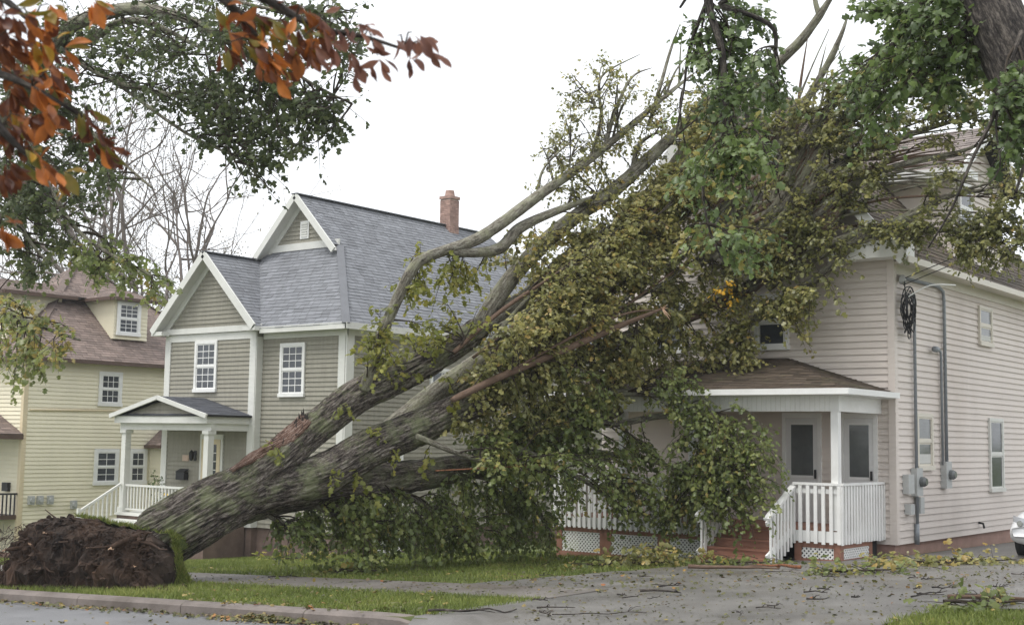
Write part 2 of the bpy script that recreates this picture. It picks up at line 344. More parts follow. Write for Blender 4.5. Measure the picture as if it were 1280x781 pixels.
def leaves_mesh(name, P, axis, nrm, size, rnd, mat, parent, tmpl):
    tv, tf = tmpl; P = np.asarray(P); n = len(P); k = len(tv)
    x = axis / (np.linalg.norm(axis, axis=1)[:, None] + 1e-9); y = np.cross(nrm, x); y /= (np.linalg.norm(y, axis=1)[:, None] + 1e-9); z = np.cross(x, y)
    curl = rng.uniform(.1, 3.2, (n, 1, 1))
    V = P[:, None, :] + size[:, None, None] * (tv[None, :, 0:1] * x[:, None, :] + tv[None, :, 1:2] * y[:, None, :] + tv[None, :, 2:3] * curl * z[:, None, :])
    Fc = (tf[None] + (np.arange(n) * k)[:, None, None]).reshape(-1, 3); org = np.array(ORG[parent.name]) if parent is not None else np.zeros(3)
    me = fast_mesh(name, V.reshape(-1, 3) - org, Fc, mat)
    at = me.attributes.new('rnd', 'FLOAT', 'POINT'); at.data.foreach_set('value', np.repeat(rnd, k).astype(np.float32))
    return tag(link(name, me, parent), kind='stuff')

def unit(v): return v / (np.linalg.norm(v, axis=-1, keepdims=True) + 1e-9)
class Foliage:
    """branchlets growing from a skeleton, with leafy sprays on them"""
    def __init__(s): s.lines = []; s.P = []; s.ax = []; s.nr = []; s.sz = []; s.rn = []
    def spray(s, p, d, L, nl, size, droop, tone, spread=.5, twig=True):
        t = np.linspace(.12, 1, nl); pts = p + np.outer(t * L, d) + np.outer(t * t * L * droop, [0, 0, -1.0])
        if twig:
            tt = np.linspace(0, 1, 4); s.lines.append((p + np.outer(tt * L, d) + np.outer(tt * tt * L * droop, [0, 0, -1.0]), np.linspace(.006, .002, 4)))
        side = np.where(np.arange(nl) % 2, 1.0, -1.0)[:, None]; sv = unit(np.cross(d, [0, 0, 1.0]) + rng.normal(0, .25, 3))
        ax = unit(d * .5 + side * sv * .8 + rng.normal(0, spread, (nl, 3)) + np.array([0, 0, -.35 - droop * .4]))
        off = ax * rng.uniform(.015, .06, (nl, 1)); nr = unit(np.array([0, -.25, 1.0]) + rng.normal(0, .55, (nl, 3)))
        s.P.append(pts + off); s.ax.append(ax); s.nr.append(nr); s.sz.append(size * rng.uniform(.42, 1.45, nl)); s.rn.append(np.clip(tone + rng.normal(0, .16, nl), 0, 1))
    def branchlet(s, Q, T, r0=.018, sprays=8, nl=8, size=.1, droop=.3, tone=.5, L=.4, leaf_from=.35, bend=.12):
        D = T - Q; n = 8; t = np.linspace(0, 1, n)[:, None]; ln = np.linalg.norm(D) + 1e-6
        bd = rng.normal(0, bend, 3) * ln; pts = Q + D * t + bd * (t * (1 - t)) * 2 + np.array([0, 0, 1.0]) * (t * (1 - t)) * ln * droop * .8
        s.lines.append((pts, np.linspace(r0, .004, n)))
        for i in range(sprays):
            u = leaf_from + (1 - leaf_from) * (i + rng.random()) / sprays; k = min(int(u * (n - 1)), n - 2); fr = u * (n - 1) - k
            p = pts[k] * (1 - fr) + pts[k + 1] * fr; d = unit(unit(pts[k + 1] - pts[k]) * .9 + rng.normal(0, .55, 3))
            s.spray(p, d, L * rng.uniform(.6, 1.3), nl, size, droop, tone + rng.normal(0, .1))
    def finish(s, parent, leafmat, twigmat, tmpl, leafname='crown', twigname='twigs'):
        if s.lines: tag(tubes_mesh(twigname, s.lines, twigmat, parent), kind='stuff')
        if s.P: leaves_mesh(leafname, np.concatenate(s.P), np.concatenate(s.ax), np.concatenate(s.nr), np.concatenate(s.sz), np.concatenate(s.rn), leafmat, parent, tmpl)
def in_poly(x, y, poly):
    c = False; j = len(poly) - 1
    for i in range(len(poly)):
        xi, yi = poly[i]; xj, yj = poly[j]
        if (yi > y) != (yj > y) and x < (xj - xi) * (y - yi) / (yj - yi) + xi: c = not c
        j = i
    return c
def rand_in(poly):
    xs = [p[0] for p in poly]; ys = [p[1] for p in poly]
    while True:
        x = random.uniform(min(xs), max(xs)); y = random.uniform(min(ys), max(ys))
        if in_poly(x, y, poly): return x, y

# ------------------------------------------------------------------ ground
def sheet(name, xs, ys, hf, mat, label=None, kind='structure', keep=None):
    xs = list(xs); ys = list(ys); V = [(x, y, hf(x, y)) for y in ys for x in xs]; nx = len(xs)
    fs = []
    for j in range(len(ys) - 1):
        for i in range(nx - 1):
            if keep is None or keep((xs[i] + xs[i + 1]) / 2, (ys[j] + ys[j + 1]) / 2): fs.append((j * nx + i, j * nx + i + 1, (j + 1) * nx + i + 1, (j + 1) * nx + i))
    me = bpy.data.meshes.new(name); me.from_pydata(V, [], fs); me.materials.append(MATS[mat]); me.shade_smooth(); me.update()
    return tag(link(name, me), label, kind=kind)
fx = sorted(set([-400, -250, -150, -100, -80, -70, -60, -55, -50, -45, -42] + list(np.arange(-40, 4, .5)) + [6, 10, 20, 30, 60, 120, 250, 400]))
fy = sorted(set([-300, -150, -60, -30, -20, -14] + list(np.arange(-12, 11, 1.0)) + [10.6, KERB_Y - .02, KERB_Y + .02] + list(np.arange(11.5, 38, .5)) + [40, 45, 50, 60, 80, 120, 200, 400]))
fx = [float(v) for v in fx]; fy = [float(v) for v in fy]
sheet('ground', fx, fy, lambda x, y: gz(x, y) - (.03 if y < KERB_Y else 0), 'lawn_soil', 'short grass and bare soil sloping down along the street')
sheet('road', [float(v) for v in np.arange(-80, 40.1, 1)], [float(v) for v in np.arange(-1, KERB_Y - .01, .6)] + [KERB_Y - .01], lambda x, y: gz(x, y) + .0, 'asphalt', 'wet grey asphalt street beside the concrete kerb')
def drive_keep(x, y):
    left = -10.15 if y < 15 else -12.6 + .15 * (y - 15)
    if y > 13.2 and y < 15.2: left = min(left, -10.3)
    if y > 24.3: left = -9.7
    right = -1.5 if y < 12.6 else (-5.3 if y < 14.6 else -2.0)
    if y > 12.6 and y < 14.6: right = -5.3 + (y - 12.6) * .0
    return left < x < right
sheet('driveway', [float(v) for v in np.arange(-13, 0.01, .2)], [float(v) for v in np.arange(10.6, 40, .2)], lambda x, y: gz(x, y) + .02 + .012 * noise.noise(Vector((x * .6, y * .6, 3))), 'driveway', 'worn wet asphalt driveway in front of the pink house', keep=drive_keep)
# sidewalk slabs
walk = tag(bpy.data.objects.new('sidewalk', None), 'concrete sidewalk of cast slabs between the two grass strips', kind='structure'); COL.objects.link(walk); ORG['sidewalk'] = Vector((0, 0, 0))
x = -34.0
while x < -11.3:
    L = 1.5; mb = MB(); g = .012
    v = [(a, b, gz(a, b) + dz) for dz in (-.1, .03) for a, b in ((x + g, 13.45), (x + L - g, 13.45), (x + L - g, 14.9), (x + g, 14.9))]
    mb.add(v, [(0, 3, 2, 1), (4, 5, 6, 7), (0, 1, 5, 4), (1, 2, 6, 5), (2, 3, 7, 6), (3, 0, 4, 7)]); mb.build('slab', 'concrete_walk', walk); x += L
# kerb blocks
kerb = tag(bpy.data.objects.new('kerb', None), 'weathered rounded concrete kerb along the street edge', kind='structure'); COL.objects.link(kerb); ORG['kerb'] = Vector((0, 0, 0))
x = -60.0
while x < -9.6:
    L = 2.4; e = min(x + L - .012, -9.3); mb = MB(); n = 7; prof = [(-.02, -.25), (-.015, -.045), (.02, -.012), (.07, .0), (.2, .004), (.24, -.02), (.24, -.3)]
    vs = []
    xs = np.linspace(x, e, 7)
    for a in xs:
        dr = .13 * sm((a + 10.6) / 1.2); jit = .006 * noise.noise(Vector((a * 1.3, 0, 0)))
        for p, q in prof: vs.append((a, KERB_Y + p + jit, gbase(a, KERB_Y) + .015 + q - (dr if q > -.2 else 0)))
    m = len(prof); fs = [(i * m + k, (i + 1) * m + k, (i + 1) * m + k + 1, i * m + k + 1) for i in range(6) for k in range(m - 1)] + [tuple(range(m)), tuple(6 * m + k for k in range(m))[::-1]]
    mb.add(vs, fs); mb.build('kerb_block', 'kerb_concrete', kerb, smooth=False); x += L
# grass blades
def grass(name, n, area, label, h=(.04, .09)):
    pts = []
    while len(pts) < n:
        a, b = area()
        pts.append((a, b, gz(a, b) + .0))
    P = np.array(pts); n = len(P); hh = rng.uniform(h[0], h[1], n); an = rng.uniform(0, 6.28, n); lean = rng.normal(0, .5, (n, 2)) * hh[:, None]
    dx = np.stack([np.cos(an), np.sin(an), np.zeros(n)], 1) * .008
    V = np.stack([P - dx, P + dx, P + np.concatenate([lean, hh[:, None]], 1)], 1).reshape(-1, 3); Fc = np.arange(3 * n).reshape(-1, 3)
    me = fast_mesh(name, V, Fc, 'grass'); at = me.attributes.new('rnd', 'FLOAT', 'POINT')
    pn = np.array([noise.noise(Vector((p[0] * .7, p[1] * .7, 0))) for p in P[::1]])
    at.data.foreach_set('value', np.repeat(np.clip(.45 + pn * .45 + rng.normal(0, .15, n), 0, 1), 3).astype(np.float32)); return tag(link(name, me), label, 'grass', kind='stuff')
def a_verge():
    return random.uniform(-30, -10.0), random.uniform(KERB_Y + .22, 13.5)
def a_lawn():
    while True:
        x, y = random.uniform(-31, -11.8), random.uniform(14.85, 25)
        if x < -12.7 + .15 * (y - 15) + .5 * noise.noise(Vector((x, y, 5))): return x, y
def a_right():
    while True:
        x, y = random.uniform(-5.6, -1), random.uniform(12.5, 14.8)
        e = .35 * noise.noise(Vector((x * 1.5, y * 1.5, 9)))
        if x > -5.25 + e and 12.75 + e < y < 14.5 + e: return x, y
grass('verge_grass', 42000, a_verge, 'strip of green grass between kerb and sidewalk')
grass('lawn_grass', 75000, a_lawn, 'green front lawn between sidewalk and grey house')
grass('drive_edge_grass', 9000, a_right, 'small patch of grass beside the driveway')

# ------------------------------------------------------------------ building helpers
def wp(face, plane, u, z, o):
    """point on a wall: u along, z up, o outwards"""
    return (u, plane - o, z) if face == '-Y' else (plane + o, u, z)
_bc = {}
def siding(wall, face, plane, z0, z1, ext, exp, mat, name='siding_board'):
    k = 0; z = z0; org = ORG[wall.name]
    while z < z1 - .02:
        zt = min(z + exp + .012, z1); a0, a1 = ext(z); b0, b1 = ext(zt)
        if a1 - a0 < .05: break
        key = (face, round(a1 - a0, 3), round(b0 - a0, 3), round(b1 - a0, 3), round(zt - z, 3), mat)
        if key not in _bc:
            mb = MB(); q = []
            for (u, zz, o) in ((0, .022, 0), (a1 - a0, .022, 0), (a1 - a0, 0, .034), (0, 0, .034), (b0 - a0, zt - z, 0), (b1 - a0, zt - z, 0), (b1 - a0, zt - z, .005), (b0 - a0, zt - z, .005)):
                q.append(wp(face, 0, u, zz, o))
            mb.add(q, [(0, 1, 2, 3), (7, 6, 5, 4), (3, 2, 6, 7), (1, 0, 4, 5), (0, 3, 7, 4), (2, 1, 5, 6)]); _bc[key] = mb.mesh(name, mat)
        p = wp(face, plane, a0, z, 0); link(name, _bc[key], wall, Vector(p) - org); z += exp; k += 1
def core(house, name, poly, off, mat): mb = MB(); mb.prism(poly, off); return mb.build(name, mat, house)
def wbox(mb, face, plane, u0, u1, z0, z1, o0, o1, mat=None):
    a = wp(face, plane, u0, z0, o0); b = wp(face, plane, u1, z1, o1)
    mb.box(min(a[0], b[0]), max(a[0], b[0]), min(a[1], b[1]), max(a[1], b[1]), min(a[2], b[2]), max(a[2], b[2]), mat)
def window(house, face, plane, u0, u1, z0, z1, grid=(3, 3), trim=.09, mat='white_paint', glass='glass', curtain=0, sash=True):
    """double hung window in a projecting casing; outer size given"""
    plane += -.02 if face == '-Y' else .02
    mb = MB(); o = .055; t = trim
    wbox(mb, face, plane, u0, u0 + t, z0, z1, 0, o); wbox(mb, face, plane, u1 - t, u1, z0, z1, 0, o)
    wbox(mb, face, plane, u0 + t, u1 - t, z1 - t, z1, 0, o - .002); wbox(mb, face, plane, u0 - .02, u1 + .02, z0 - .03, z0 + t * .8, 0, o + .025)
    zi0, zi1, ui0, ui1 = z0 + t * .8, z1 - t, u0 + t, u1 - t; zm = (zi0 + zi1) / 2; s = .035
    wbox(mb, face, plane, ui0, ui1, zm - .025, zm + .025, 0, .045)
    for a, b, oo in ((zm + .025, zi1, .04), (zi0, zm - .025, .03)):
        wbox(mb, face, plane, ui0, ui0 + s, a, b, 0, oo); wbox(mb, face, plane, ui1 - s, ui1, a, b, 0, oo); wbox(mb, face, plane, ui0 + s, ui1 - s, a, a + s, 0, oo - .002); wbox(mb, face, plane, ui0 + s, ui1 - s, b - s, b, 0, oo - .002)
    w_ = mb.build('window', mat, house)
    for a, b, oo in ((zm + .025 + s, zi1 - s, .026), (zi0 + s, zm - .025 - s, .023)):
        m2 = MB(); wbox(m2, face, plane, ui0 + s, ui1 - s, a, b, .021, oo); m2.build('pane', glass, w_)
        if grid:
            m3 = MB(); c, r = grid
            for i in range(1, c): uu = ui0 + s + (ui1 - ui0 - 2 * s) * i / c; wbox(m3, face, plane, uu - .011, uu + .011, a, b, oo - .002, oo + .008)
            for j in range(1, r): zz = a + (b - a) * j / r; wbox(m3, face, plane, ui0 + s, ui1 - s, zz - .011, zz + .011, oo - .002, oo + .007)
            m3.build('muntins', mat, w_)
    if curtain:
        m4 = MB(); zz = zi0 + s + (zm - .06 - zi0 - s) * curtain; wbox(m4, face, plane, ui0 + s + .01, ui1 - s - .01, zi0 + s + .01, zz, .0265, .028); m4.build('blind', 'curtain', w_)
    return w_
def shingles(roof, polys, mat, exp=.145, tabw=.3, thick=.014):
    """lapped shingle courses over planar polygons (each listed with its first two points on the eave)"""
    V = []; Fc = []; rn = []
    for poly in polys:
        P = [Vector(p) for p in poly]; nrm = (P[1] - P[0]).cross(P[2] - P[0]).normalized()
        if nrm.z < 0: nrm = -nrm
        e = Vector((0, 0, 1)).cross(nrm).normalized(); s = nrm.cross(e); o = P[0]
        if s.z < 0: s = -s; e = -e
        uv = [((p - o).dot(e), (p - o).dot(s)) for p in P]; vmin = min(v for _, v in uv); vmax = max(v for _, v in uv)
        def ext(v):
            us = []
            for i in range(len(uv)):
                (a, b), (c, d) = uv[i], uv[(i + 1) % len(uv)]
                if (b - v) * (d - v) <= 0 and abs(b - d) > 1e-9: us.append(a + (c - a) * (v - b) / (d - b))
            return (min(us), max(us)) if us else None
        v = vmin + 1e-4; row = 0
        while v < vmax - .02:
            v2 = min(v + exp * 1.05, vmax - 1e-4); A = ext(v); B = ext(v2)
            if A and B:
                umin = min(A[0], B[0]); umax = max(A[1], B[1]); u = umin - random.random() * tabw
                while u < umax:
                    wdt = tabw * random.choice((.6, 1, 1, 1.3)); ua, ub = u + .004, u + wdt - .004
                    q = [(max(ua, A[0]), v), (min(ub, A[1]), v), (min(ub, B[1]), v2), (max(ua, B[0]), v2)]
                    if q[1][0] > q[0][0] - 1e-6 or q[2][0] > q[3][0] - 1e-6:
                        if q[1][0] < q[0][0]: q[1] = q[0] = ((q[0][0] + q[1][0]) / 2, v)
                        if q[2][0] < q[3][0]: q[2] = q[3] = ((q[2][0] + q[3][0]) / 2, v2)
                        th = thick * random.uniform(.7, 1.4); b = len(V); dv = random.uniform(-.006, .006)
                        for i, (uu, vv) in enumerate(q): V.append(o + e * uu + s * (vv + (dv if i < 2 else 0)) + nrm * (th if i < 2 else .003))
                        for uu, vv in q[:2]: V.append(o + e * uu + s * (vv + dv) + nrm * 0)
                        Fc += [(b, b + 1, b + 2, b + 3), (b + 4, b + 5, b + 1, b)]; r_ = min(max(random.gauss(.5, .22), 0), 1); rn += [r_, r_]
                    u += wdt
            v += exp; row += 1
    org = ORG[roof.name]; me = bpy.data.meshes.new('shingles'); me.from_pydata([tuple(p - org) for p in V], [], Fc); me.materials.append(MATS[mat])
    at = me.attributes.new('rnd', 'FLOAT', 'FACE'); at.data.foreach_set('value', rn); return tag(link('shingles', me, roof), kind='stuff')
def slab_roof(house, polys, mat, thick=.07, name='roof', under='underlay', **kw):
    mb = MB()
    for poly in polys:
        P = [Vector(p) for p in poly]; n = (P[1] - P[0]).cross(P[2] - P[0]).normalized()
        if n.z < 0: n = -n
        mb.prism([p - n * .004 for p in P], -n * thick)
    r = mb.build(name, under, house); shingles(r, polys, mat, **kw); return r
def trimpiece(house, name, segs, mat):
    mb = MB()
    for s in segs: mb.beam(*s)
    return mb.split(name, mat, house)

# ------------------------------------------------------------------ grey shingled house
G0 = gz(-29, 25.5)
gh = thing('grey_house', 'grey shingled two-storey house with steep slate-coloured roof and brick chimney', 'house', (-29.4, 29, G0))
XL, XR, YF, YB = -33.2, -25.52, 25.0, 38.0; WX0, WX1, WY = -33.25, -29.0, 24.78; EZ = 5.4; FZ = -.35
fd = MB(); fd.box(XL + .03, XR - .03, YF + .03, YB - .03, G0 - .8, FZ); fd.box(WX0 + .03, WX1 - .03, WY + .03, YF + .05, G0 - .8, FZ); fd.build('foundation', 'foundation_dark', gh)
PKX = (XL + XR) / 2; PKZ = 9.65; GY = 26.75; GBZ = 7.98; sl_ = (PKZ - 5.35) / (XR + .37 - PKX); GH = (PKZ - GBZ) / sl_
wl = core(gh, 'wall', [(XL, YF, FZ), (XR, YF, FZ), (XR, YF, EZ), (XL, YF, EZ)], (0, .12, 0), 'shingle_grey')
siding(wl, '-Y', YF, FZ, EZ - .3, lambda z: (WX1, XR), .13, 'shingle_grey', 'shingle_course')
ws = core(gh, 'wall', [(XR, YF + .12, FZ), (XR, YB, FZ), (XR, YB, EZ), (XR, YF + .12, EZ)], (-.12, 0, 0), 'shingle_grey')
siding(ws, '+X', XR, FZ, EZ - .3, lambda z: (YF, YB), .13, 'shingle_grey', 'shingle_course')
core(gh, 'wall', [(XL, YF + .12, FZ), (XL, YB, FZ), (XL, YB, EZ), (XL, YF + .12, EZ)], (.12, 0, 0), 'shingle_grey')
core(gh, 'wall', [(XL + .12, YB - .12, FZ), (XR - .12, YB - .12, FZ), (XR - .12, YB - .12, EZ), (XL + .12, YB - .12, EZ)], (0, .12, 0), 'shingle_grey')
WPX = (WX0 + WX1) / 2; WPZ = 7.75
wg = core(gh, 'gable_wing', [(WX0, WY, FZ), (WX1, WY, FZ), (WX1, WY, EZ), (WPX, WY, WPZ - .12), (WX0, WY, EZ)], (0, .2, 0), 'shingle_grey')
siding(wg, '-Y', WY, FZ, 5.12, lambda z: (WX0 + .1, WX1 - .1), .13, 'shingle_grey', 'shingle_course')
siding(wg, '-Y', WY, 5.62, WPZ - .25, lambda z: (WX0 + (z - 5.35) / (WPZ - .1 - 5.35) * (WPX - WX0), WX1 - (z - 5.35) / (WPZ - .1 - 5.35) * (WX1 - WPX)), .13, 'shingle_grey', 'shingle_course')
gb = core(gh, 'gablet', [(PKX - GH, GY, GBZ - .1), (PKX + GH, GY, GBZ - .1), (PKX, GY, PKZ - .1)], (0, .15, 0), 'shingle_grey')
siding(gb, '-Y', GY, GBZ + .2, PKZ - .2, lambda z: (PKX - (PKZ - .1 - z) / sl_, PKX + (PKZ - .1 - z) / sl_), .13, 'shingle_grey', 'shingle_course')
# trim
tb = MB()
for u, f, p in ((XR - .28, '-Y', YF), (WX1 - .26, '-Y', WY), (WX0, '-Y', WY)): wbox(tb, f, p, u, u + .26, FZ, 5.15, .0, .05)
wbox(tb, '+X', XR, YF - .048, YF + .24, FZ, 5.148, .002, .048); wbox(tb, '+X', WX1, WY - .03, YF - .02, FZ, 5.148, 0, .03)
tb.split('corner_board', 'trim_grey', gh)
tb = MB(); wbox(tb, '-Y', YF, WX1 + .06, XR + .05, 5.08, 5.3, .0, .045); wbox(tb, '+X', XR, YF - .05, YB, 5.08, 5.3, 0, .05); wbox(tb, '-Y', WY, WX0, WX1, 5.1, 5.32, .0, .042)
tb.split('frieze_board', 'trim_grey', gh)
tb = MB(); tb.box(WX1 + .3, XR + .37, YF - .42, YF - .36, 5.22, 5.4); tb.box(XR + .33, XR + .39, YF - .42, YB + .4, 5.22, 5.4); tb.box(WX1 + .3, XR + .33, YF - .36, YF + .02, 5.27, 5.3); tb.box(XR - .02, XR + .33, YF + .02, YB + .3, 5.27, 5.3)
tb.box(WX0 - .25, WX1 + .32, WY - .12, WY - .02, 5.33, 5.5); tb.box(WX0 - .28, WX0 + .25, WY - .4, WY - .12, 5.3, 5.42); tb.box(WX1 - .22, WX1 + .32, WY - .4, WY - .12, 5.3, 5.42)
tb.split('fascia_board', 'trim_grey', gh)
tb = MB()
for sx, ex in ((-1, WX0 - .25), (1, WX1 + .25)):
    tb.beam((WPX, WY - .4, WPZ - .07), (ex, WY - .4, 5.4), .06, .22); tb.beam((WPX, WY - .2, WPZ - .1), (ex, WY - .2, 5.38), .36, .03); tb.beam((WPX, WY - .04, WPZ - .22), (ex - sx * .2, WY - .04, 5.42), .05, .2)
for sx in (-1, 1):
    tb.beam((PKX, GY - .38, PKZ - .06), (PKX + sx * (GH + .12), GY - .38, GBZ - .19), .06, .2); tb.beam((PKX, GY - .2, PKZ - .1), (PKX + sx * (GH + .1), GY - .2, GBZ - .2), .34, .03); tb.beam((PKX, GY - .03, PKZ - .2), (PKX + sx * GH * .95, GY - .03, GBZ - .13), .05, .18)
tb.box(PKX - GH, PKX + GH, GY - .06, GY - .002, GBZ - .02, GBZ + .2)
tb.split('rake_board', 'trim_grey', gh)
vb = MB(); vx = -29.25
wbox(vb, '-Y', GY, vx - .19, vx + .19, 8.3, 8.85, .02, .05); vn = vb.build('gable_vent', 'white_paint', gh)
for i in range(6):
    m = MB(); z = 8.36 + i * .075; m.add([wp('-Y', GY, vx - .13, z, .052), wp('-Y', GY, vx + .13, z, .052), wp('-Y', GY, vx + .13, z, .075), wp('-Y', GY, vx - .13, z, .075), wp('-Y', GY, vx - .13, z + .06, .052), wp('-Y', GY, vx + .13, z + .06, .052)], [(0, 1, 2, 3), (3, 2, 5, 4), (0, 3, 4), (1, 5, 2), (0, 4, 5, 1)]); m.build('slat', 'trim_grey', vn)
EX = XR + .37; EXL = XL - .37; FY = YF - .42; RY = 35.6; BY = YB + .4; e = 5.35
polys = [[(EX, FY, e), (EX, BY, e), (PKX, RY, PKZ), (PKX, GY, PKZ), (PKX + GH, GY, GBZ)],
         [(PKX + GH, GY - .4, GBZ), (PKX + GH, GY, GBZ), (PKX, GY, PKZ), (PKX, GY - .4, PKZ)],
         [(EXL, BY, e), (EXL, FY, e), (PKX - GH, GY, GBZ), (PKX, GY, PKZ), (PKX, RY, PKZ)],
         [(PKX - GH, GY, GBZ), (PKX - GH, GY - .4, GBZ), (PKX, GY - .4, PKZ), (PKX, GY, PKZ)],
         [(WX1 - .1, FY, e), (EX, FY, e), (PKX + GH, GY, GBZ), (PKX - GH, GY, GBZ), (WPX - .1, FY + (7.66 - e) / (GBZ - e) * (GY - FY), 7.66)],
         [(EX, BY, e), (EXL, BY, e), (PKX, RY, PKZ)]]
wsl = (WPZ - 5.42) / (WX1 + .3 - WPX); yv = GY - (GBZ - WPZ) / ((GBZ - e) / (GY - FY))
polys += [[(WX1 + .3, WY - .42, 5.42), (WX1 + .3, FY + .1, 5.42), (WPX, yv, WPZ), (WPX, WY - .42, WPZ)], [(WX0 - .3, FY + 2, 5.42), (WX0 - .3, WY - .42, 5.42), (WPX, WY - .42, WPZ), (WPX, yv, WPZ)]]
rf = slab_roof(gh, polys, 'roof_grey', .06)
rc = MB(); rc.beam((PKX, GY - .42, PKZ + .01), (PKX, RY, PKZ + .01), .26, .03); rc.beam((WPX, WY - .43, WPZ + .01), (WPX, yv, WPZ + .01), .24, .03); rc.beam((EX, FY, e + .02), (PKX + GH, GY, GBZ + .02), .22, .025); rc.build('ridge_cap', 'roof_grey', rf)
ch = MB(); cx, cy = PKX + .05, 33.5; ch.box(cx - .22, cx + .22, cy - .22, cy + .22, 8.9, 10.58); cho = ch.build('chimney', 'mortar', rf)
bm_ = {}
for r in range(22):
    zz = 9.12 + r * .065; off = .0 if r % 2 else .13
    for face in range(2):
        for k in range(3):
            a0 = max(-.235 + k * .19 - (.095 if r % 2 else 0), -.235); a1 = min(-.235 + (k + 1) * .19 - (.095 if r % 2 else 0) - .012, .235)
            if r % 2 and k == 2: a1 = .235
            m = MB()
            if face == 0: m.box(cx + a0, cx + a1, cy - .24, cy - .215, zz, zz + .055)
            else: m.box(cx + .215, cx + .24, cy + a0, cy + a1, zz, zz + .055)
            m.build('brick', 'brick', cho)
m = MB(); m.box(cx - .26, cx + .26, cy - .26, cy + .26, 10.58, 10.68); m.tube([(cx, cy, 10.68), (cx, cy, 10.76), (cx, cy, 10.9)], [.2, .17, .15], 14); m.build('chimney_cap', 'brick', cho)
window(gh, '-Y', WY, -31.78, -30.74, 3.58, 5.1, (3, 3)); window(gh, '-Y', YF, -28.18, -27.14, 3.42, 4.93, (3, 3))
window(gh, '+X', XR, 28.4, 29.45, 2.75, 4.35, (2, 2)); window(gh, '+X', XR, 26.15, 27.25, -.92, -.36, None, .07); window(gh, '+X', XR, 26.3, 27.3, .4, 1.9, (3, 2)); window(gh, '+X', XR, 31.2, 32.3, .3, 1.8, (3, 2)); window(gh, '+X', XR, 32.2, 33.2, 2.8, 4.3, (3, 2))
# porch
PX0, PX1, PY = -33.5, -29.15, 23.2; DZ = -.05
pr = MB(); pr.box(PX0 + .1, PX1 - .05, PY + .05, WY - .03, DZ - .08, DZ); pr.build('porch_floor', 'trim_grey', gh)
pr = MB(); pr.box(PX0 + .15, PX1 - .1, PY + .1, PY + .2, G0 - .5, DZ - .08); pr.box(PX1 - .25, PX1 - .1, PY + .2, WY - .03, G0 - .5, DZ - .08); pr.split('porch_base', 'foundation_dark', gh)
pr = MB(); pr.box(PX0, PX1, PY - .02, PY + .14, 2.6, 2.82); pr.box(PX0 + .05, PX1 - .02, PY + .16, PY + .3, 2.4, 2.6); pr.box(PX1 - .16, PX1, PY + .14, YF - .05, 2.6, 2.82); pr.box(PX1 - .2, PX1 - .06, PY + .3, YF - .05, 2.4, 2.6); pr.box(PX0, PX0 + .16, PY + .14, WY - .03, 2.6, 2.82); pr.box(PX0 + .16, PX1 - .2, PY + .3, WY - .03, 2.58, 2.62); pr.split('beam', 'trim_grey', gh)
ppx = (PX0 + PX1) / 2
pp = core(gh, 'pediment', [(PX0 + .2, PY + .12, 2.82), (PX1 - .2, PY + .12, 2.82), (ppx, PY + .12, 3.26)], (0, .06, 0), 'shingle_grey')
siding(pp, '-Y', PY + .12, 2.86, 3.2, lambda z: (ppx - (3.26 - z) / .45 * 1.9, ppx + (3.26 - z) / .45 * 1.9), .13, 'shingle_grey', 'shingle_course')
pf = slab_roof(gh, [[(PX1 + .1, PY - .12, 2.84), (PX1 + .1, YF - .03, 2.84), (ppx, WY - .03, 3.38), (ppx, PY - .12, 3.38)], [(PX0 - .1, WY - .03, 2.84), (PX0 - .1, PY - .12, 2.84), (ppx, PY - .12, 3.38), (ppx, WY - .03, 3.38)]], 'roof_dark', .05, 'porch_roof')
pe = slab_roof(gh, [[(PX0 + .1, PY - .05, 2.825), (PX1 - .1, PY - .05, 2.825), (PX1 - .2, PY + .12, 2.87), (PX0 + .2, PY + .12, 2.87)]], 'roof_dark', .02, 'pediment_skirt')
trimpiece(gh, 'rake_board', [((ppx, PY - .12, 3.34), (PX1 + .1, PY - .12, 2.8), .06, .12), ((ppx, PY - .12, 3.34), (PX0 - .1, PY - .12, 2.8), .06, .12)], 'trim_grey')
for px_ in (PX0 + .3, PX1 - .18):
    m = MB(); m.box(px_ - .1, px_ + .1, PY + .12, PY + .32, DZ, 2.4); m.box(px_ - .14, px_ + .14, PY + .08, PY + .36, 2.3, 2.397); m.box(px_ - .13, px_ + .13, PY + .09, PY + .35, DZ + .001, DZ + .15); m.build('porch_post', 'trim_grey', gh)
rl = MB(); rl.box(PX0 + .4, PX1 - .28, PY + .18, PY + .26, .72, .78); rl.box(PX0 + .4, PX1 - .28, PY + .19, PY + .25, .02, .07); ro = rl.split('rail', 'trim_grey', gh, 'porch_railing')
pm = MB(); pm.box(-.022, .022, -.022, .022, .0, .65); pm = pm.mesh('picket', 'trim_grey')
x = PX0 + .52
while x < PX1 - .35: link('picket', pm, ro, Vector((x, PY + .22, .07)) - ORG[gh.name]); x += .15
st = MB(); st.beam((PX0 + .3, PY + .1, .78), (PX0 + .3, PY - 1.3, .0), .06, .07); st.box(PX0 + .26, PX0 + .34, PY - 1.34, PY - 1.26, gz(PX0, PY - 1.3), .1); so_ = st.split('rail', 'trim_grey', gh, 'stair_railing')
for i in range(8):
    yy = PY - .05 - i * .15; m = MB(); zt = .78 - (PY + .1 - yy) / 1.4 * .78; m.box(PX0 + .28, PX0 + .32, yy - .02, yy + .02, zt - .75, zt); m.build('picket', 'trim_grey', so_)
m = MB()
for i in range(5): m.box(PX0 + .35, PX0 + 1.7, PY + .05 - (i + 1) * .27, PY + .05 - i * .27, G0 - .4, DZ - .02 - (i + 1) * .16)
m.build('porch_steps', 'trim_grey', gh)
dm = MB(); wbox(dm, '-Y', WY, -31.35, -30.3, DZ + .01, 2.3, .022, .07); do = dm.build('door_frame', 'trim_grey', gh)
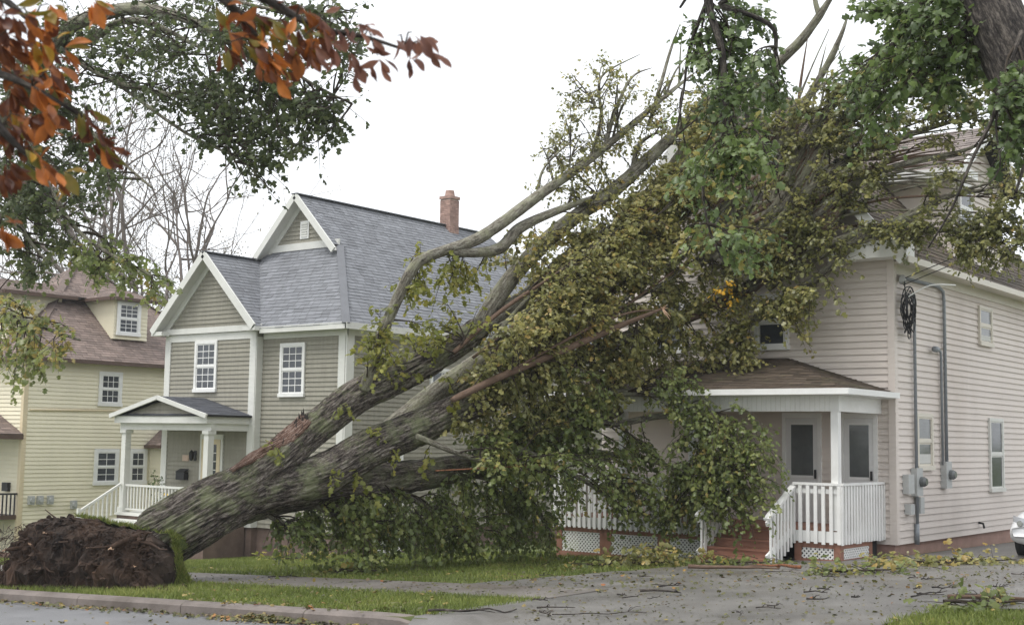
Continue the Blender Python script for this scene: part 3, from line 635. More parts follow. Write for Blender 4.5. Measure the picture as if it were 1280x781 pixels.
m = MB(); wbox(m, '-Y', WY, -31.25, -30.4, DZ + .02, 2.15, .07, .09); dd = m.build('door', 'trim_cream', gh)
m = MB(); wbox(m, '-Y', WY, -31.1, -30.55, .75, 2.0, .09, .095); pn = m.build('pane', 'glass', dd)
m = MB()
for i in range(1, 3): wbox(m, '-Y', WY, -31.1 + .55 * i / 3 - .012, -31.1 + .55 * i / 3 + .012, .75, 2.0, .095, .105)
for j in range(1, 5): wbox(m, '-Y', WY, -31.1, -30.55, .75 + .25 * j - .012, .75 + .25 * j + .012, .095, .104)
m.build('muntins', 'white_paint', dd)
wbox_ = MB(); wbox(wbox_, '-Y', WY, -30.55, -30.5, .98, 1.04, .085, .13); wbox_.build('handle', 'black_metal', dd)
mbx = thing('mailbox', 'small black wall mailbox beside the grey house door', 'mailbox', (-32.1, WY - .03, .95))
m = MB(); m.box(-32.3, -31.9, WY - .19, WY - .024, .92, 1.14); m.build('body', 'black_metal', mbx)
m = MB(); m.prism([(-32.31, WY - .024, 1.22), (-32.31, WY - .2, 1.14), (-32.31, WY - .2, 1.16), (-32.31, WY - .024, 1.25)], (.42, 0, 0)); m.build('lid', 'black_metal', mbx)
m = MB(); m.box(-32.42, -32.31, WY - .1, WY - .024, .95, 1.08); m.build('newspaper_slot', 'black_metal', mbx)
pl = MB(); pl.box(-32.2, -31.9, WY - .05, WY - .024, 1.48, 1.66); pl.box(-32.16, -31.94, WY - .055, WY - .05, 1.51, 1.63); tag(pl.build('house_plaque', 'plaque'), 'small pale plaque on the wall above the black mailbox', 'plaque')
lt = thing('porch_lantern', 'black wall lantern beside the grey house door', 'lantern', (-31.6, WY, 1.6))
m = MB(); m.box(-31.65, -31.55, WY - .05, WY - .024, 1.5, 1.8); m.beam((-31.6, WY - .05, 1.75), (-31.6, WY - .18, 1.78), .03, .03); m.build('bracket', 'black_metal', lt)
m = MB(); m.tube([(-31.6, WY - .18, 1.5), (-31.6, WY - .18, 1.56), (-31.6, WY - .18, 1.74), (-31.6, WY - .18, 1.82)], [.03, .07, .085, .015], 6); m.build('lamp_body', 'black_metal', lt)

# ------------------------------------------------------------------ cream house
Yg = gz(-41.6, 26)
yh = thing('cream_house', 'cream vinyl-sided two-storey house with brown hipped roof and dormers', 'house', (-45, 29, Yg))
CX, CXL, CY0, CY1 = -41.5, -50.5, 25.0, 34.5; CE = 4.95
m = MB(); m.box(CXL + .05, CX - .05, CY0 + .05, CY1 - .05, Yg - .8, Yg + .35); m.build('foundation', 'foundation_pink', yh)
w1 = core(yh, 'wall', [(CXL, CY0, Yg + .3), (CX, CY0, Yg + .3), (CX, CY0, CE), (CXL, CY0, CE)], (0, .12, 0), 'vinyl_cream'); siding(w1, '-Y', CY0, Yg + .3, CE, lambda z: (CXL + 4, CX), .145, 'vinyl_cream')
w2 = core(yh, 'wall', [(CX, CY0 + .12, Yg + .3), (CX, CY1, Yg + .3), (CX, CY1, CE), (CX, CY0 + .12, CE)], (-.12, 0, 0), 'vinyl_cream'); siding(w2, '+X', CX, Yg + .3, CE, lambda z: (CY0, CY1), .145, 'vinyl_cream')
core(yh, 'wall', [(CXL, CY0 + .12, Yg), (CXL, CY1, Yg), (CXL, CY1, CE), (CXL, CY0 + .12, CE)], (.12, 0, 0), 'vinyl_cream'); core(yh, 'wall', [(CXL + .12, CY1 - .12, Yg), (CX - .12, CY1 - .12, Yg), (CX - .12, CY1 - .12, CE), (CXL + .12, CY1 - .12, CE)], (0, .12, 0), 'vinyl_cream')
m = MB(); wbox(m, '-Y', CY0, CX - .12, CX + .045, Yg + .3, CE, 0, .05); wbox(m, '+X', CX, CY0 - .02, CY0 + .12, Yg + .3, CE - .002, 0, .043); m.split('corner_board', 'trim_cream', yh)
ex, ey0, ey1, exl = CX + .4, CY0 - .4, CY1 + .4, CXL - .4; AX = (CX + CXL) / 2; A0, A1, AZ = 29.6, 30.4, 8.95
# roof: lower pitch flares out
polys = [[(ex, ey0, CE - .05), (ex, ey1, CE - .05), (AX, A1, AZ), (AX, A0, AZ)], [(exl, ey0, CE - .05), (ex, ey0, CE - .05), (AX, A0, AZ)], [(exl, ey1, CE - .05), (exl, ey0, CE - .05), (AX, A0, AZ), (AX, A1, AZ)], [(ex, ey1, CE - .05), (exl, ey1, CE - .05), (AX, A1, AZ)]]
yr = slab_roof(yh, polys, 'roof_brown', .06, exp=.15)
m = MB(); m.beam((ex, ey0, CE - .03), (AX, A0, AZ + .02), .3, .03); m.beam((AX, A0, AZ + .02), (AX, A1, AZ + .02), .3, .03); m.beam((AX, A1, AZ + .02), (ex, ey1, CE - .03), .3, .03); m.build('ridge_cap', 'roof_brown', yr)
m = MB(); m.tube([(-43.5, 27.3, 6), (-43.5, 27.3, 6.9)], .06, 8); m.build('vent_pipe', 'black_metal', yr)
m = MB(); m.box(ex - .02, ex + .08, ey0, ey1, CE - .17, CE - .03); m.box(exl, ex - .02, ey0 - .08, ey0 + .02, CE - .17, CE - .03); m.box(CX - .02, ex - .02, ey0 + .02, ey1, CE - .14, CE - .11); m.box(CXL + 4, CX, ey0 + .02, CY0 + .02, CE - .14, CE - .11); m.split('eave_board', 'brown_trim', yh)
rs = (AZ - CE + .05) / (ex - AX)
def side_dormer(face, plane, u0, u1, z0, z1, back):
    """boxy dormer with sided cheeks"""
    d = core(yh, 'dormer', [wp(face, plane, u0, z0, 0), wp(face, plane, u1, z0, 0), wp(face, plane, u1, z1, 0), wp(face, plane, u0, z1, 0)], tuple(np.array(wp(face, 0, 0, 0, -back))), 'vinyl_cream')
    siding(d, face, plane, z0, z1, lambda z: (u0, u1), .145, 'vinyl_cream'); return d
d1 = side_dormer('+X', -42.1, 28.9, 30.4, 5.85, 7.45, 2.4)
siding(d1, '-Y', 28.9, 5.6, 7.45, lambda z: (max(-44.5, ex - (z - CE + .05) / rs), -42.1), .145, 'vinyl_cream')
slab_roof(yh, [[(-41.8, 28.6, 7.42), (-41.8, 30.7, 7.42), (-43.0, 29.65, 7.9)], [(-45.3, 28.6, 7.42), (-41.8, 28.6, 7.42), (-43.0, 29.65, 7.9), (-45.3, 29.65, 7.9)], [(-41.8, 30.7, 7.42), (-45.3, 30.7, 7.42), (-45.3, 29.65, 7.9), (-43.0, 29.65, 7.9)]], 'roof_brown', .05, 'dormer_roof')
m = MB(); m.box(-41.86, -41.74, 28.56, 30.74, 7.3, 7.42); m.box(-44.8, -41.86, 28.52, 28.64, 7.3, 7.42); m.split('eave_board', 'brown_trim', yh)
window(yh, '+X', -42.1 + .02, 29.0, 30.05, 6.02, 7.3, (3, 3), .12)
d2 = side_dormer('-Y', 25.6, -47.5, -43.9, 5.5, 7.5, 2.2)
siding(d2, '+X', -43.9, 5.4, 7.5, lambda z: (25.6, max(25.7, min(27.9, ey0 + (z - CE + .05) / ((AZ - CE + .05) / (A0 - ey0))))), .145, 'vinyl_cream')
slab_roof(yh, [[(-43.5, 25.2, 7.45), (-43.5, 28.6, 7.45), (-45.7, 28.9, 8.1), (-45.7, 26.2, 8.1)], [(-47.9, 25.2, 7.45), (-43.5, 25.2, 7.45), (-45.7, 26.2, 8.1)]], 'roof_brown', .05, 'dormer_roof')
m = MB(); m.box(-43.56, -43.44, 25.16, 28.2, 7.32, 7.45); m.box(-47.9, -43.56, 25.14, 25.26, 7.32, 7.45); m.split('eave_board', 'brown_trim', yh)
window(yh, '+X', CX, 27.95, 28.95, 3.3, 4.55, (3, 2), .13); window(yh, '+X', CX, 27.9, 28.95, .4, 1.7, (2, 2), .13); window(yh, '+X', CX, 29.4, 30.2, .4, 1.7, (2, 2), .13)
# side bay
BX = CX + .75; B0, B1 = 30.35, 32.6
bw = core(yh, 'bay', [(CX - .02, B0, Yg + .2), (BX, B0, Yg + .2), (BX, B0, 1.85), (CX - .02, B0, 1.85)], (0, B1 - B0, 0), 'vinyl_cream'); siding(bw, '-Y', B0, Yg + .3, 1.85, lambda z: (CX + .02, BX), .145, 'vinyl_cream'); siding(bw, '+X', BX, Yg + .3, 1.85, lambda z: (B0, B1), .145, 'vinyl_cream')
slab_roof(yh, [[(BX + .25, B0 - .25, 1.85), (BX + .25, B1 + .25, 1.85), (CX + .03, B1 - .4, 2.5), (CX + .03, B0 + .5, 2.5)], [(CX + .03, B0 - .25, 1.85), (BX + .25, B0 - .25, 1.85), (CX + .03, B0 + .5, 2.5)]], 'roof_brown', .05, 'bay_roof')
window(yh, '+X', BX, 30.6, 31.3, .15, 1.55, (1, 1), .1)
m = MB(); m.box(CX + .02, BX + .28, B0 - .3, B0 - .22, 1.74, 1.85); m.box(BX + .22, BX + .3, B0 - .22, B1 + .2, 1.74, 1.85); m.split('eave_board', 'brown_trim', yh)
m = MB(); m.tube([(CX + .05, 25.2, 3.05), (CX + .05, 28.9, 3.12), (CX + .05, 29.08, 3.0), (CX + .05, 29.15, -.4)], .035, 8); m.build('conduit', 'trim_cream', yh)
for i, (u, z) in enumerate(((25.4, -.25), (25.75, -.25), (26.15, -.25), (27.1, -.45))):
    m = MB(); wbox(m, '+X', CX, u - .1, u + .1, z, z + .3, .022, .16); mt = m.build('meter_box', 'meter_grey', yh); m = MB(); m.tube([(CX + .16, u, z + .15), (CX + .22, u, z + .15)], .08, 12); m.build('meter_dial', 'meter_grey', mt)
# its front porch
m = MB(); m.box(CX - 3.2, CX - .06, 23.0, CY0 - .03, -.75, -.6); m.build('porch_floor', 'brown_trim', yh)
slab_roof(yh, [[(CX + .1, 22.7, 2.2), (CX + .1, CY0 - .03, 2.2), (CX - 1.7, CY0 - .03, 2.95), (CX - 1.7, 22.7, 2.95)], [(CX - 3.5, CY0 - .03, 2.2), (CX - 3.5, 22.7, 2.2), (CX - 1.7, 22.7, 2.95), (CX - 1.7, CY0 - .03, 2.95)]], 'roof_brown', .06, 'porch_roof')
m = MB(); m.box(CX, CX + .12, 22.66, CY0 - .03, 2.02, 2.19); m.box(CX - 3.4, CX, 22.66, 22.78, 2.02, 2.19); m.box(CX - .1, CX + .02, 22.8, 22.92, -.6, 2.05); m.split('porch_timber', 'brown_trim', yh)
m = MB(); m.box(CX - .1, CX - .04, 22.95, CY0 - .05, .1, .16); ro = m.build('porch_railing', 'black_metal', yh)
for i in range(13):
    m = MB(); m.box(CX - .09, CX - .05, 23.05 + i * .15, 23.09 + i * .15, -.6, .1); m.build('picket', 'black_metal', ro)
m = MB(); wbox(m, '-Y', CY0, CX - .9, CX - .55, .2, .5, .022, .16); m.build('mailbox', 'black_metal', yh)

# ------------------------------------------------------------------ pink house
P0z = .0
ph = thing('pink_house', 'pale pink vinyl-sided house with tree-crushed front gable, porch and side dormer', 'house', (-13.2, 29, 0))
HX0, HX1, HY, HB = -16.6, -9.73, 24.4, 35.0; HE = 6.05; HPX = (HX0 + HX1) / 2; HPZ = 10.3; FT = .38
hs = (HPZ - 5.95) / (HX1 + .4 - HPX)
m = MB(); m.box(HX0 + .04, HX1 - .04, HY + .04, HB - .04, -.7, FT); m.build('foundation', 'foundation_pink', ph)
hw = core(ph, 'wall', [(HX0, HY, FT), (HX1, HY, FT), (HX1, HY, HE), (HPX, HY, HPZ - .1), (HX0, HY, HE)], (0, .14, 0), 'vinyl_pink')
siding(hw, '-Y', HY, FT, HPZ - .25, lambda z: (max(HX0 + .02, HPX - (HPZ - .1 - z) / hs), min(HX1 - .02, HPX + (HPZ - .1 - z) / hs)), .132, 'vinyl_pink')
hw2 = core(ph, 'wall', [(HX1, HY + .14, FT), (HX1, HB, FT), (HX1, HB, HE), (HX1, HY + .14, HE)], (-.14, 0, 0), 'vinyl_pink')
siding(hw2, '+X', HX1, FT, HE - .04, lambda z: (HY + .02, HB), .132, 'vinyl_pink')
core(ph, 'wall', [(HX0, HY + .14, FT), (HX0, HB, FT), (HX0, HB, HE), (HX0, HY + .14, HE)], (.14, 0, 0), 'vinyl_pink')
core(ph, 'wall', [(HX0 + .14, HB - .14, FT), (HX1 - .14, HB - .14, FT), (HX1 - .14, HB - .14, HE), (HPX, HB - .14, HPZ - .2), (HX0 + .14, HB - .14, HE)], (0, .14, 0), 'vinyl_pink')
m = MB(); wbox(m, '-Y', HY, HX1 - .1, HX1 + .045, FT, HE, 0, .05); wbox(m, '+X', HX1, HY - .02, HY + .1, FT, HE - .002, 0, .043); m.split('corner_board', 'vinyl_pink', ph)
Ee = HX1 + .4; El = HX0 - .4; ez = 5.95; fyo = HY - .4
hr = slab_roof(ph, [[(Ee, fyo, ez), (Ee, HB + .3, ez), (HPX, HB + .3, HPZ), (HPX, fyo, HPZ)], [(El, HB + .3, ez), (El, fyo, ez), (HPX, fyo, HPZ), (HPX, HB + .3, HPZ)]], 'roof_moss', .07)
m = MB()
for sx, ex_ in ((1, Ee), (-1, El)): m.beam((HPX, fyo - .02, HPZ - .12), (ex_, fyo - .02, ez - .1), .05, .22); m.beam((HPX, fyo + .2, HPZ - .13), (ex_, fyo + .2, ez - .12), .38, .02)
m.split('rake_board', 'white_paint', ph)
m = MB(); m.box(HX1 - 1.15, Ee + .06, fyo - .06, HY - .03, 5.93, 6.2); m.box(HX1 - 1.2, Ee + .1, fyo - .1, HY - .03, 6.2, 6.26); m.split('cornice_board', 'white_paint', ph)
m = MB(); m.box(Ee - .04, Ee + .08, fyo, HB + .3, ez - .14, ez - .01); m.box(HX1 + .02, Ee - .04, HY - .03, HB + .3, ez - .1, ez - .06); m.box(HX1 + .005, HX1 + .05, HY + .1, HB, ez - .3, ez - .1); m.split('gutter', 'trim_beige', ph)
# side dormer
D0, D1, DE, DRZ = 27.85, 31.2, 8.5, 9.6; DM = (D0 + D1) / 2; DX = HX1 - .02
dm = core(ph, 'dormer', [(DX, D0, 6.0), (DX, D1, 6.0), (DX, D1, DE), (DX, DM, DRZ - .1), (DX, D0, DE)], (-3.0, 0, 0), 'vinyl_pink')
siding(dm, '+X', DX, 6.15, DRZ - .2, lambda z: (max(D0, DM - (DRZ - .1 - z) / .75), min(D1, DM + (DRZ - .1 - z) / .75)), .132, 'vinyl_pink')
siding(dm, '-Y', D0, 6.1, DE, lambda z: (max(-13.0, Ee - (z - ez) / hs - .1), DX), .132, 'vinyl_pink')
slab_roof(ph, [[(-14.0, D0 - .4, DE - .2), (DX + .4, D0 - .4, DE - .2), (DX + .4, DM, DRZ), (-14.0, DM, DRZ)], [(DX + .4, D1 + .4, DE - .2), (-14.0, D1 + .4, DE - .2), (-14.0, DM, DRZ), (DX + .4, DM, DRZ)]], 'roof_taupe', .06, 'dormer_roof')
m = MB(); m.beam((DX + .42, D0 - .42, DE - .26), (DX + .42, DM, DRZ - .06), .05, .2); m.beam((DX + .42, D1 + .42, DE - .26), (DX + .42, DM, DRZ - .06), .05, .2); m.box(-13.0, DX + .44, D0 - .46, D0 - .38, DE - .38, DE - .19); m.box(-13.0, DX + .4, D0 - .38, D0 - .02, DE - .3, DE - .27)
m.box(DX + .3, DX + .44, D0 - .38, D0 + .45, DE - .38, DE - .2); m.split('trim_board', 'white_paint', ph)
window(ph, '+X', DX + .02, 28.15, 29.0, 7.0, 8.15, None, .08)
window(ph, '-Y', HY, -12.72, -11.94, 4.25, 5.4, None, .09); window(ph, '-Y', HY, -15.2, -14.4, 4.25, 5.4, None, .09); window(ph, '-Y', HY, -13.62, -12.72, 6.75, 7.75, None, .1, glass='glass_pale')
window(ph, '+X', HX1, 29.3, 30.2, 4.6, 5.48, None, .07, 'trim_beige', 'glass_pale', .45); window(ph, '+X', HX1, 25.42, 26.3, 1.83, 2.95, None, .08, 'trim_beige', 'glass_pale', .5); window(ph, '+X', HX1, 29.85, 30.82, 1.3, 2.95, None, .07, 'trim_grey')
# doors
for u0, u1, pane_, hx in ((-12.1, -11.24, 'glass_pale', 1), (-10.84, -10.06, 'glass_pale', 0)):
    m = MB(); wbox(m, '-Y', HY, u0, u0 + .08, .72, 2.92, .02, .06); wbox(m, '-Y', HY, u1 - .08, u1, .72, 2.92, .02, .06); wbox(m, '-Y', HY, u0 + .08, u1 - .08, 2.82, 2.92, .02, .058); fr = m.build('door_frame', 'white_paint', ph)
    m = MB(); wbox(m, '-Y', HY, u0 + .085, u1 - .085, .73, 2.815, .022, .045); d_ = m.build('door', 'door_white', ph)
    m = MB(); wbox(m, '-Y', HY, u0 + .2, u1 - .18, 1.66, 2.68, .045, .05); m.build('pane', pane_, d_)
    m = MB(); wbox(m, '-Y', HY, u0 + .18, u1 - .16, 1.61, 1.655, .045, .06); wbox(m, '-Y', HY, u0 + .18, u1 - .16, 2.685, 2.72, .045, .06); m.split('glazing_bar', 'white_paint', d_)
    m = MB(); wbox(m, '-Y', HY, u1 - .14, u1 - .11, 1.6, 1.78, .045, .09); m.build('handle', 'black_metal', d_)
# porch: deck, boards, posts, railing, lattice, steps, hip roof
QX0, QX1, QY = -16.4, -9.98, 22.4; DK = .72
m = MB(); m.box(QX0 + .06, QX1 - .06, QY + .06, HY - .02, DK - .12, DK); m.build('porch_floor', 'red_stain', ph)
bm2 = MB(); bm2.box(QX0, QX1, QY - .02, QY + .13, 2.9, 3.19); bm2.box(QX1 - .13, QX1, QY + .13, HY - .03, 2.9, 3.19); bm2.box(QX0, QX0 + .13, QY + .13, HY - .03, 2.9, 3.19); bm2.box(QX0 + .13, QX1 - .13, QY + .13, HY - .03, 3.1, 3.14)
pbm = bm2.split('beam', 'white_paint', ph)
rb = MB(); rb.box(-.004, .004, -.006, 0, 0, .28); rb = rb.mesh('bead', 'trim_grey')
for i in range(63): link('bead', rb, pbm, Vector((QX0 + .05 + i * .1, QY - .02, 2.905)) - ORG[ph.name])
slab_roof(ph, [[(QX0 - .3, QY - .38, 3.3), (QX1 + .3, QY - .38, 3.3), (-11.98, HY - .03, 4.05), (-14.6, HY - .03, 4.05)], [(QX1 + .3, QY - .38, 3.3), (QX1 + .3, HY - .03, 3.3), (-11.98, HY - .03, 4.05)], [(QX0 - .3, HY - .03, 3.3), (QX0 - .3, QY - .38, 3.3), (-14.6, HY - .03, 4.05)]], 'roof_moss', .05, 'porch_roof', exp=.12)
m = MB(); m.box(QX0 - .34, QX1 + .38, QY - .46, QY - .36, 3.2, 3.31); m.box(QX1 + .28, QX1 + .38, QY - .36, HY - .03, 3.2, 3.31); m.box(QX0 - .34, QX0 - .24, QY - .36, HY - .03, 3.2, 3.31); m.box(QX0 - .24, QX1 + .28, QY - .36, QY - .02, 3.19, 3.22); m.box(QX1, QX1 + .28, QY - .02, HY - .03, 3.19, 3.22); m.split('gutter', 'white_paint', ph)
for u, yy in ((QX1 - .1, QY + .07), (-13.1, QY + .07), (-14.75, QY + .07), (QX0 + .1, QY + .07)):
    m = MB(); m.box(u - .07, u + .07, yy - .07, yy + .07, DK, 2.9); m.build('porch_post', 'white_paint', ph)
SX0, SX1 = -12.32, -10.9
def railing(p0, p1, pitch, side):
    p0 = Vector(p0); p1 = Vector(p1); L = (p1 - p0).length; d = (p1 - p0) / L
    m = MB(); m.beam(p0 + Vector((0, 0, 1.56)), p1 + Vector((0, 0, 1.56)), .13, .045); m.beam(p0 + Vector((0, 0, 1.43)), p1 + Vector((0, 0, 1.43)), .04, .09); m.beam(p0 + Vector((0, 0, .6)), p1 + Vector((0, 0, .6)), .04, .2); r = m.split('rail', 'white_paint', ph, 'railing')
    pk = MB(); o = Vector((d.y, -d.x, 0)) * .045; pk.beam((o.x, o.y, .47), (o.x, o.y, 1.53), .03, .066 if side else .066, None, tuple(d)); pk = pk.mesh('picket', 'white_paint')
    n = int(L / pitch)
    for i in range(n + 1):
        q = p0 + d * (i * L / n if n else 0); o_ = link('picket', pk, r, q - ORG[ph.name] + Vector((0, 0, random.uniform(-.012, .012))))
    return r
railing((SX1, QY, 0), (QX1, QY, 0), .132, 0); railing((QX1, QY, 0), (QX1, HY - .06, 0), .125, 1); railing((QX0, QY, 0), (SX0, QY, 0), .125, 0); railing((QX0, HY - .06, 0), (QX0, QY, 0), .125, 0)
def skirt(face, plane, spans, z0, z1):
    for (a, b) in spans:
        m = MB(); wbox(m, face, plane, a, b, z1 - .11, z1, -.03, .0); wbox(m, face, plane, a, b, z0 - .25, z0 + .09, -.03, .0); wbox(m, face, plane, a, a + .14, z0 + .09, z1 - .11, -.03, .001); wbox(m, face, plane, b - .14, b, z0 + .09, z1 - .11, -.03, .001); fr = m.build('porch_skirt', 'red_stain', ph)
        a2, b2, c2, d2 = a + .14, b - .14, z0 + .09, z1 - .11; h = d2 - c2; sp = .085; m = MB()
        for s in (1, -1):
            u = a2 - h
            while u < b2 + h:
                pts = []
                q0 = (u, c2); q1 = (u + s * h, d2)
                # clip in u
                def cl(q0, q1):
                    t0, t1 = 0, 1; du = q1[0] - q0[0]
                    for lim, sg in ((a2, 1), (b2, -1)):
                        f0 = (q0[0] - lim) * sg; f1 = (q1[0] - lim) * sg
                        if f0 < 0 and f1 < 0: return None
                        if f0 < 0: t0 = max(t0, f0 / (f0 - f1))
                        if f1 < 0: t1 = min(t1, f0 / (f0 - f1))
                    return (t0, t1) if t1 - t0 > .03 else None
                t = cl(q0, q1)
                if t:
                    A = (q0[0] + (q1[0] - q0[0]) * t[0], q0[1] + (q1[1] - q0[1]) * t[0]); B = (q0[0] + (q1[0] - q0[0]) * t[1], q0[1] + (q1[1] - q0[1]) * t[1])
                    oo = -.012 if s > 0 else -.02
                    m.beam(wp(face, plane, A[0], A[1], oo), wp(face, plane, B[0], B[1], oo), .007, .03, None, (0, 0, 1) if face == '-Y' else (0, 0, 1))
                u += sp
        tag(m.build('lattice', 'white_paint', fr), kind='stuff')
zg2 = gz(-14.5, QY); zg3 = gz(-10.5, QY)
skirt('-Y', QY + .02, [(QX0, -15.15), (-15.15, -13.75), (-13.75, SX0)], -.12, .5); skirt('-Y', QY + .02, [(SX1, QX1)], .1, .5); skirt('+X', QX1 - .02, [(QY + .05, HY - .5)], .1, .5)
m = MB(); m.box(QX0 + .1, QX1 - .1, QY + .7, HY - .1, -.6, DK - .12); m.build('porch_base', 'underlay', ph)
for i in range(4):
    zt = DK - .155 * (i + .35); y1 = QY + .02 - i * .27; y0 = y1 - .3
    m = MB(); m.box(SX0, SX1, y0, y1, zt - .035, zt); m.build('tread', 'red_stain', ph)
    m = MB(); m.box(SX0 + .02, SX1 - .02, y0 + .03, y0 + .055, zt - .155, zt - .035); m.build('riser', 'red_stain', ph)
m = MB(); m.box(SX0 + .03, SX1 - .03, QY - 1.1, QY - .8, -.3, .05); m.build('step_base', 'red_stain', ph)
for sx in (SX0, SX1):
    m = MB(); a = Vector((sx, QY - .02, 1.5)); b = Vector((sx, QY - 1.1, .93)); m.beam(a, b, .12, .045); m.beam(a - Vector((0, 0, .09)), b - Vector((0, 0, .09)), .04, .09); m.beam(a - Vector((0, 0, .78)), b - Vector((0, 0, .7)), .04, .12); r = m.split('rail', 'white_paint', ph, 'stair_railing')
    for i in range(8):
        t = (i + .3) / 8; p = a.lerp(b, t); m = MB(); m.box(p.x + .025, p.x + .05, p.y - .033, p.y + .033, max(p.z - 1.02, gz(p.x, p.y)), p.z - .02); m.build('picket', 'white_paint', r)
# electrical service on the side wall
def on(u, z, o): return (HX1 + .022 + o, u, z)
m = MB(); m.tube([on(25.3, .75, .06), on(25.3, 5.1, .06), on(25.25, 5.25, .07), on(25.1, 5.31, .12), on(24.95, 5.25, .2)], .032, 10); m.tube([on(25.3, .35, .05), on(25.3, .75, .05)], .05, 10); p1 = m.build('service_conduit', 'pipe_grey', ph, True)
m = MB(); m.tube([on(27.0, 1.9, .06), on(27.0, 5.35, .06), on(26.95, 5.55, .06), on(26.7, 5.63, .06), on(24.75, 5.6, .06)], .036, 10); p2 = m.build('service_conduit', 'pipe_grey', ph, True)
m = MB(); m.tube([on(26.8, 1.9, .05), on(26.8, 4.1, .05), on(26.75, 4.25, .06), on(26.55, 4.3, .08), on(26.35, 4.28, .12)], .026, 10); m.tube([on(26.2, 4.28, .13), on(26.4, 4.28, .12)], .06, 10); m.build('service_conduit', 'pipe_grey', ph, True)
for u, z, w_, h in ((24.85, 1.35, .3, .38), (25.3, 1.3, .32, .55), (26.95, 1.42, .32, .55), (25.42, .95, .2, .32), (24.9, .95, .22, .2)):
    m = MB(); wbox(m, '+X', HX1 + .022, u - w_ / 2, u + w_ / 2, z, z + h, 0, .13); bx = m.build('meter_box', 'meter_grey', ph)
    if h > .5: m = MB(); m.tube([on(u + .05, z + .28, .13), on(u + .05, z + .28, .2), on(u + .05, z + .28, .25)], [.1, .1, .07], 16); m.build('meter_dial', 'glass_pale', bx)
m = MB(); m.tube([on(24.75, 5.6, .06), on(24.6, 5.58, .1), on(24.5, 5.5, .14)], [.05, .07, .075], 10); m.build('weatherhead', 'meter_grey', ph, True)
m = MB(); m.tube([on(29.1, .62, .0), on(29.1, .6, .1), on(29.1, .5, .12)], .025, 8); m.build('hose_tap', 'black_metal', ph)
tg = thing('wire_tangle', 'tangle of loose black service wires at the corner of the pink house', 'wires', on(24.7, 4.6, .15))
for i in range(9):
    p = []; a = random.uniform(0, 6.28); r1 = random.uniform(.15, .33)
    for k in range(14):
        th = a + k * .55; p.append(on(24.75 + math.cos(th) * r1 + random.gauss(0, .03), 4.9 + math.sin(th) * r1 * 1.5 + random.gauss(0, .05), .16 + .05 * math.sin(k + i)))
    P, R = resample(p, [.011] * len(p), .05); m = MB(); m.tube(P, R, 5); m.build('wire', 'cable_black', tg, True)
for a, b in (((24.5, 5.5), (24.6, 4.8)), ((24.95, 5.25), (24.75, 4.6)), ((24.5, 5.45), (24.8, 4.5))):
    P, R = resample([on(a[0], a[1], .18), on((a[0] + b[0]) / 2 - .15, (a[1] + b[1]) / 2 - .2, .25), on(b[0], b[1], .18)], [.012] * 3, .06); m = MB(); m.tube(P, R, 5); m.build('wire', 'cable_black', tg, True)
P, R = resample([on(24.6, 5.2, .2), on(25.0, 5.45, .5), on(25.6, 5.5, .8)], [.014] * 3, .1); m = MB(); m.tube(P, R, 6); m.build('white_wire', 'white_paint', tg, True)
for i, (dx, dz) in enumerate(((0, 0), (.06, -.12))):
    A = np.array(on(24.5, 5.55 + dz, .15)); B = np.array([-1.5, 31.0, 11.5 + dz]); t = np.linspace(0, 1, 14)[:, None]; pts = A + (B - A) * t - np.array([0, 0, 1.0]) * (t * (1 - t)) * 1.6
    m = MB(); m.tube(pts, .009, 5); tag(m.build('service_wire', 'cable_black', None, True), ('upper', 'lower')[i] + ' of two thin black service wires rising from the pink house corner', 'wire', 'service drop wires')

# ------------------------------------------------------------------ the fallen tree
TB0 = atY(205, 672, 13.0); TB1 = atY(840, 190, 23.3)
_ts = np.linspace(-.1, 1.6, 400); _lp = TB0[None] + (TB1 - TB0)[None] * _ts[:, None]
_lv = _lp - CAM; _lx = 640 + F * (_lv @ CR) / (_lv @ CW); _ly = _lp[:, 1]
def lineY(px): return float(np.interp(px, _lx, _ly))
def tp(px, py, dY=0.0, ymax=23.9):
    Y = lineY(px) + dY
    if ymax: Y = min(Y, ymax)
    return atY(px, py, Y)
def limb_pts(L, ymax=23.9):
    pts = []; rad = []
    for q in L:
        px, py, wpx = q[:3]; dY = q[3] if len(q) > 3 else 0
        P = tp(px, py, dY, ymax); pts.append(P); rad.append(wpx / 2 * depth(P) / F)
    return pts, rad
ft = thing('fallen_tree', 'huge uprooted maple tree lying across the lawn onto the pink house', 'tree', tuple(TB0))
SKEL = []      # (points) for branchlet attachment
def limb(name, L, mat, step=.15, seg=10, rough=.0, ymax=23.9, lump=.012, freq=3.0, skel=True):
    pts, rad = limb_pts(L, ymax); rad[-1] *= .35; o = bark_tube(name, pts, rad, mat, ft, step, seg, rough, freq, True, lump)
    P, R = resample(pts, rad, .25)
    if skel: SKEL.append((P, R))
    return o
trunk = limb('trunk', [(196, 676, 66, .45), (206, 670, 78, .3), (235, 652, 76, .1), (280, 626, 72), (320, 604, 62), (352, 588, 34)], 'bark_trunk', .03, 190, .05, lump=.05, freq=3.4, skel=False)
limb('limb', [(232, 655, 20, .1), (262, 630, 46, .05), (300, 606, 48, -.08), (351, 571, 46, -.1), (383, 543, 43), (440, 500, 42), (485, 477, 39), (546, 446, 35), (598, 412, 30), (623, 385, 26)], 'bark_trunk', .035, 110, .036, lump=.03, freq=4.0)
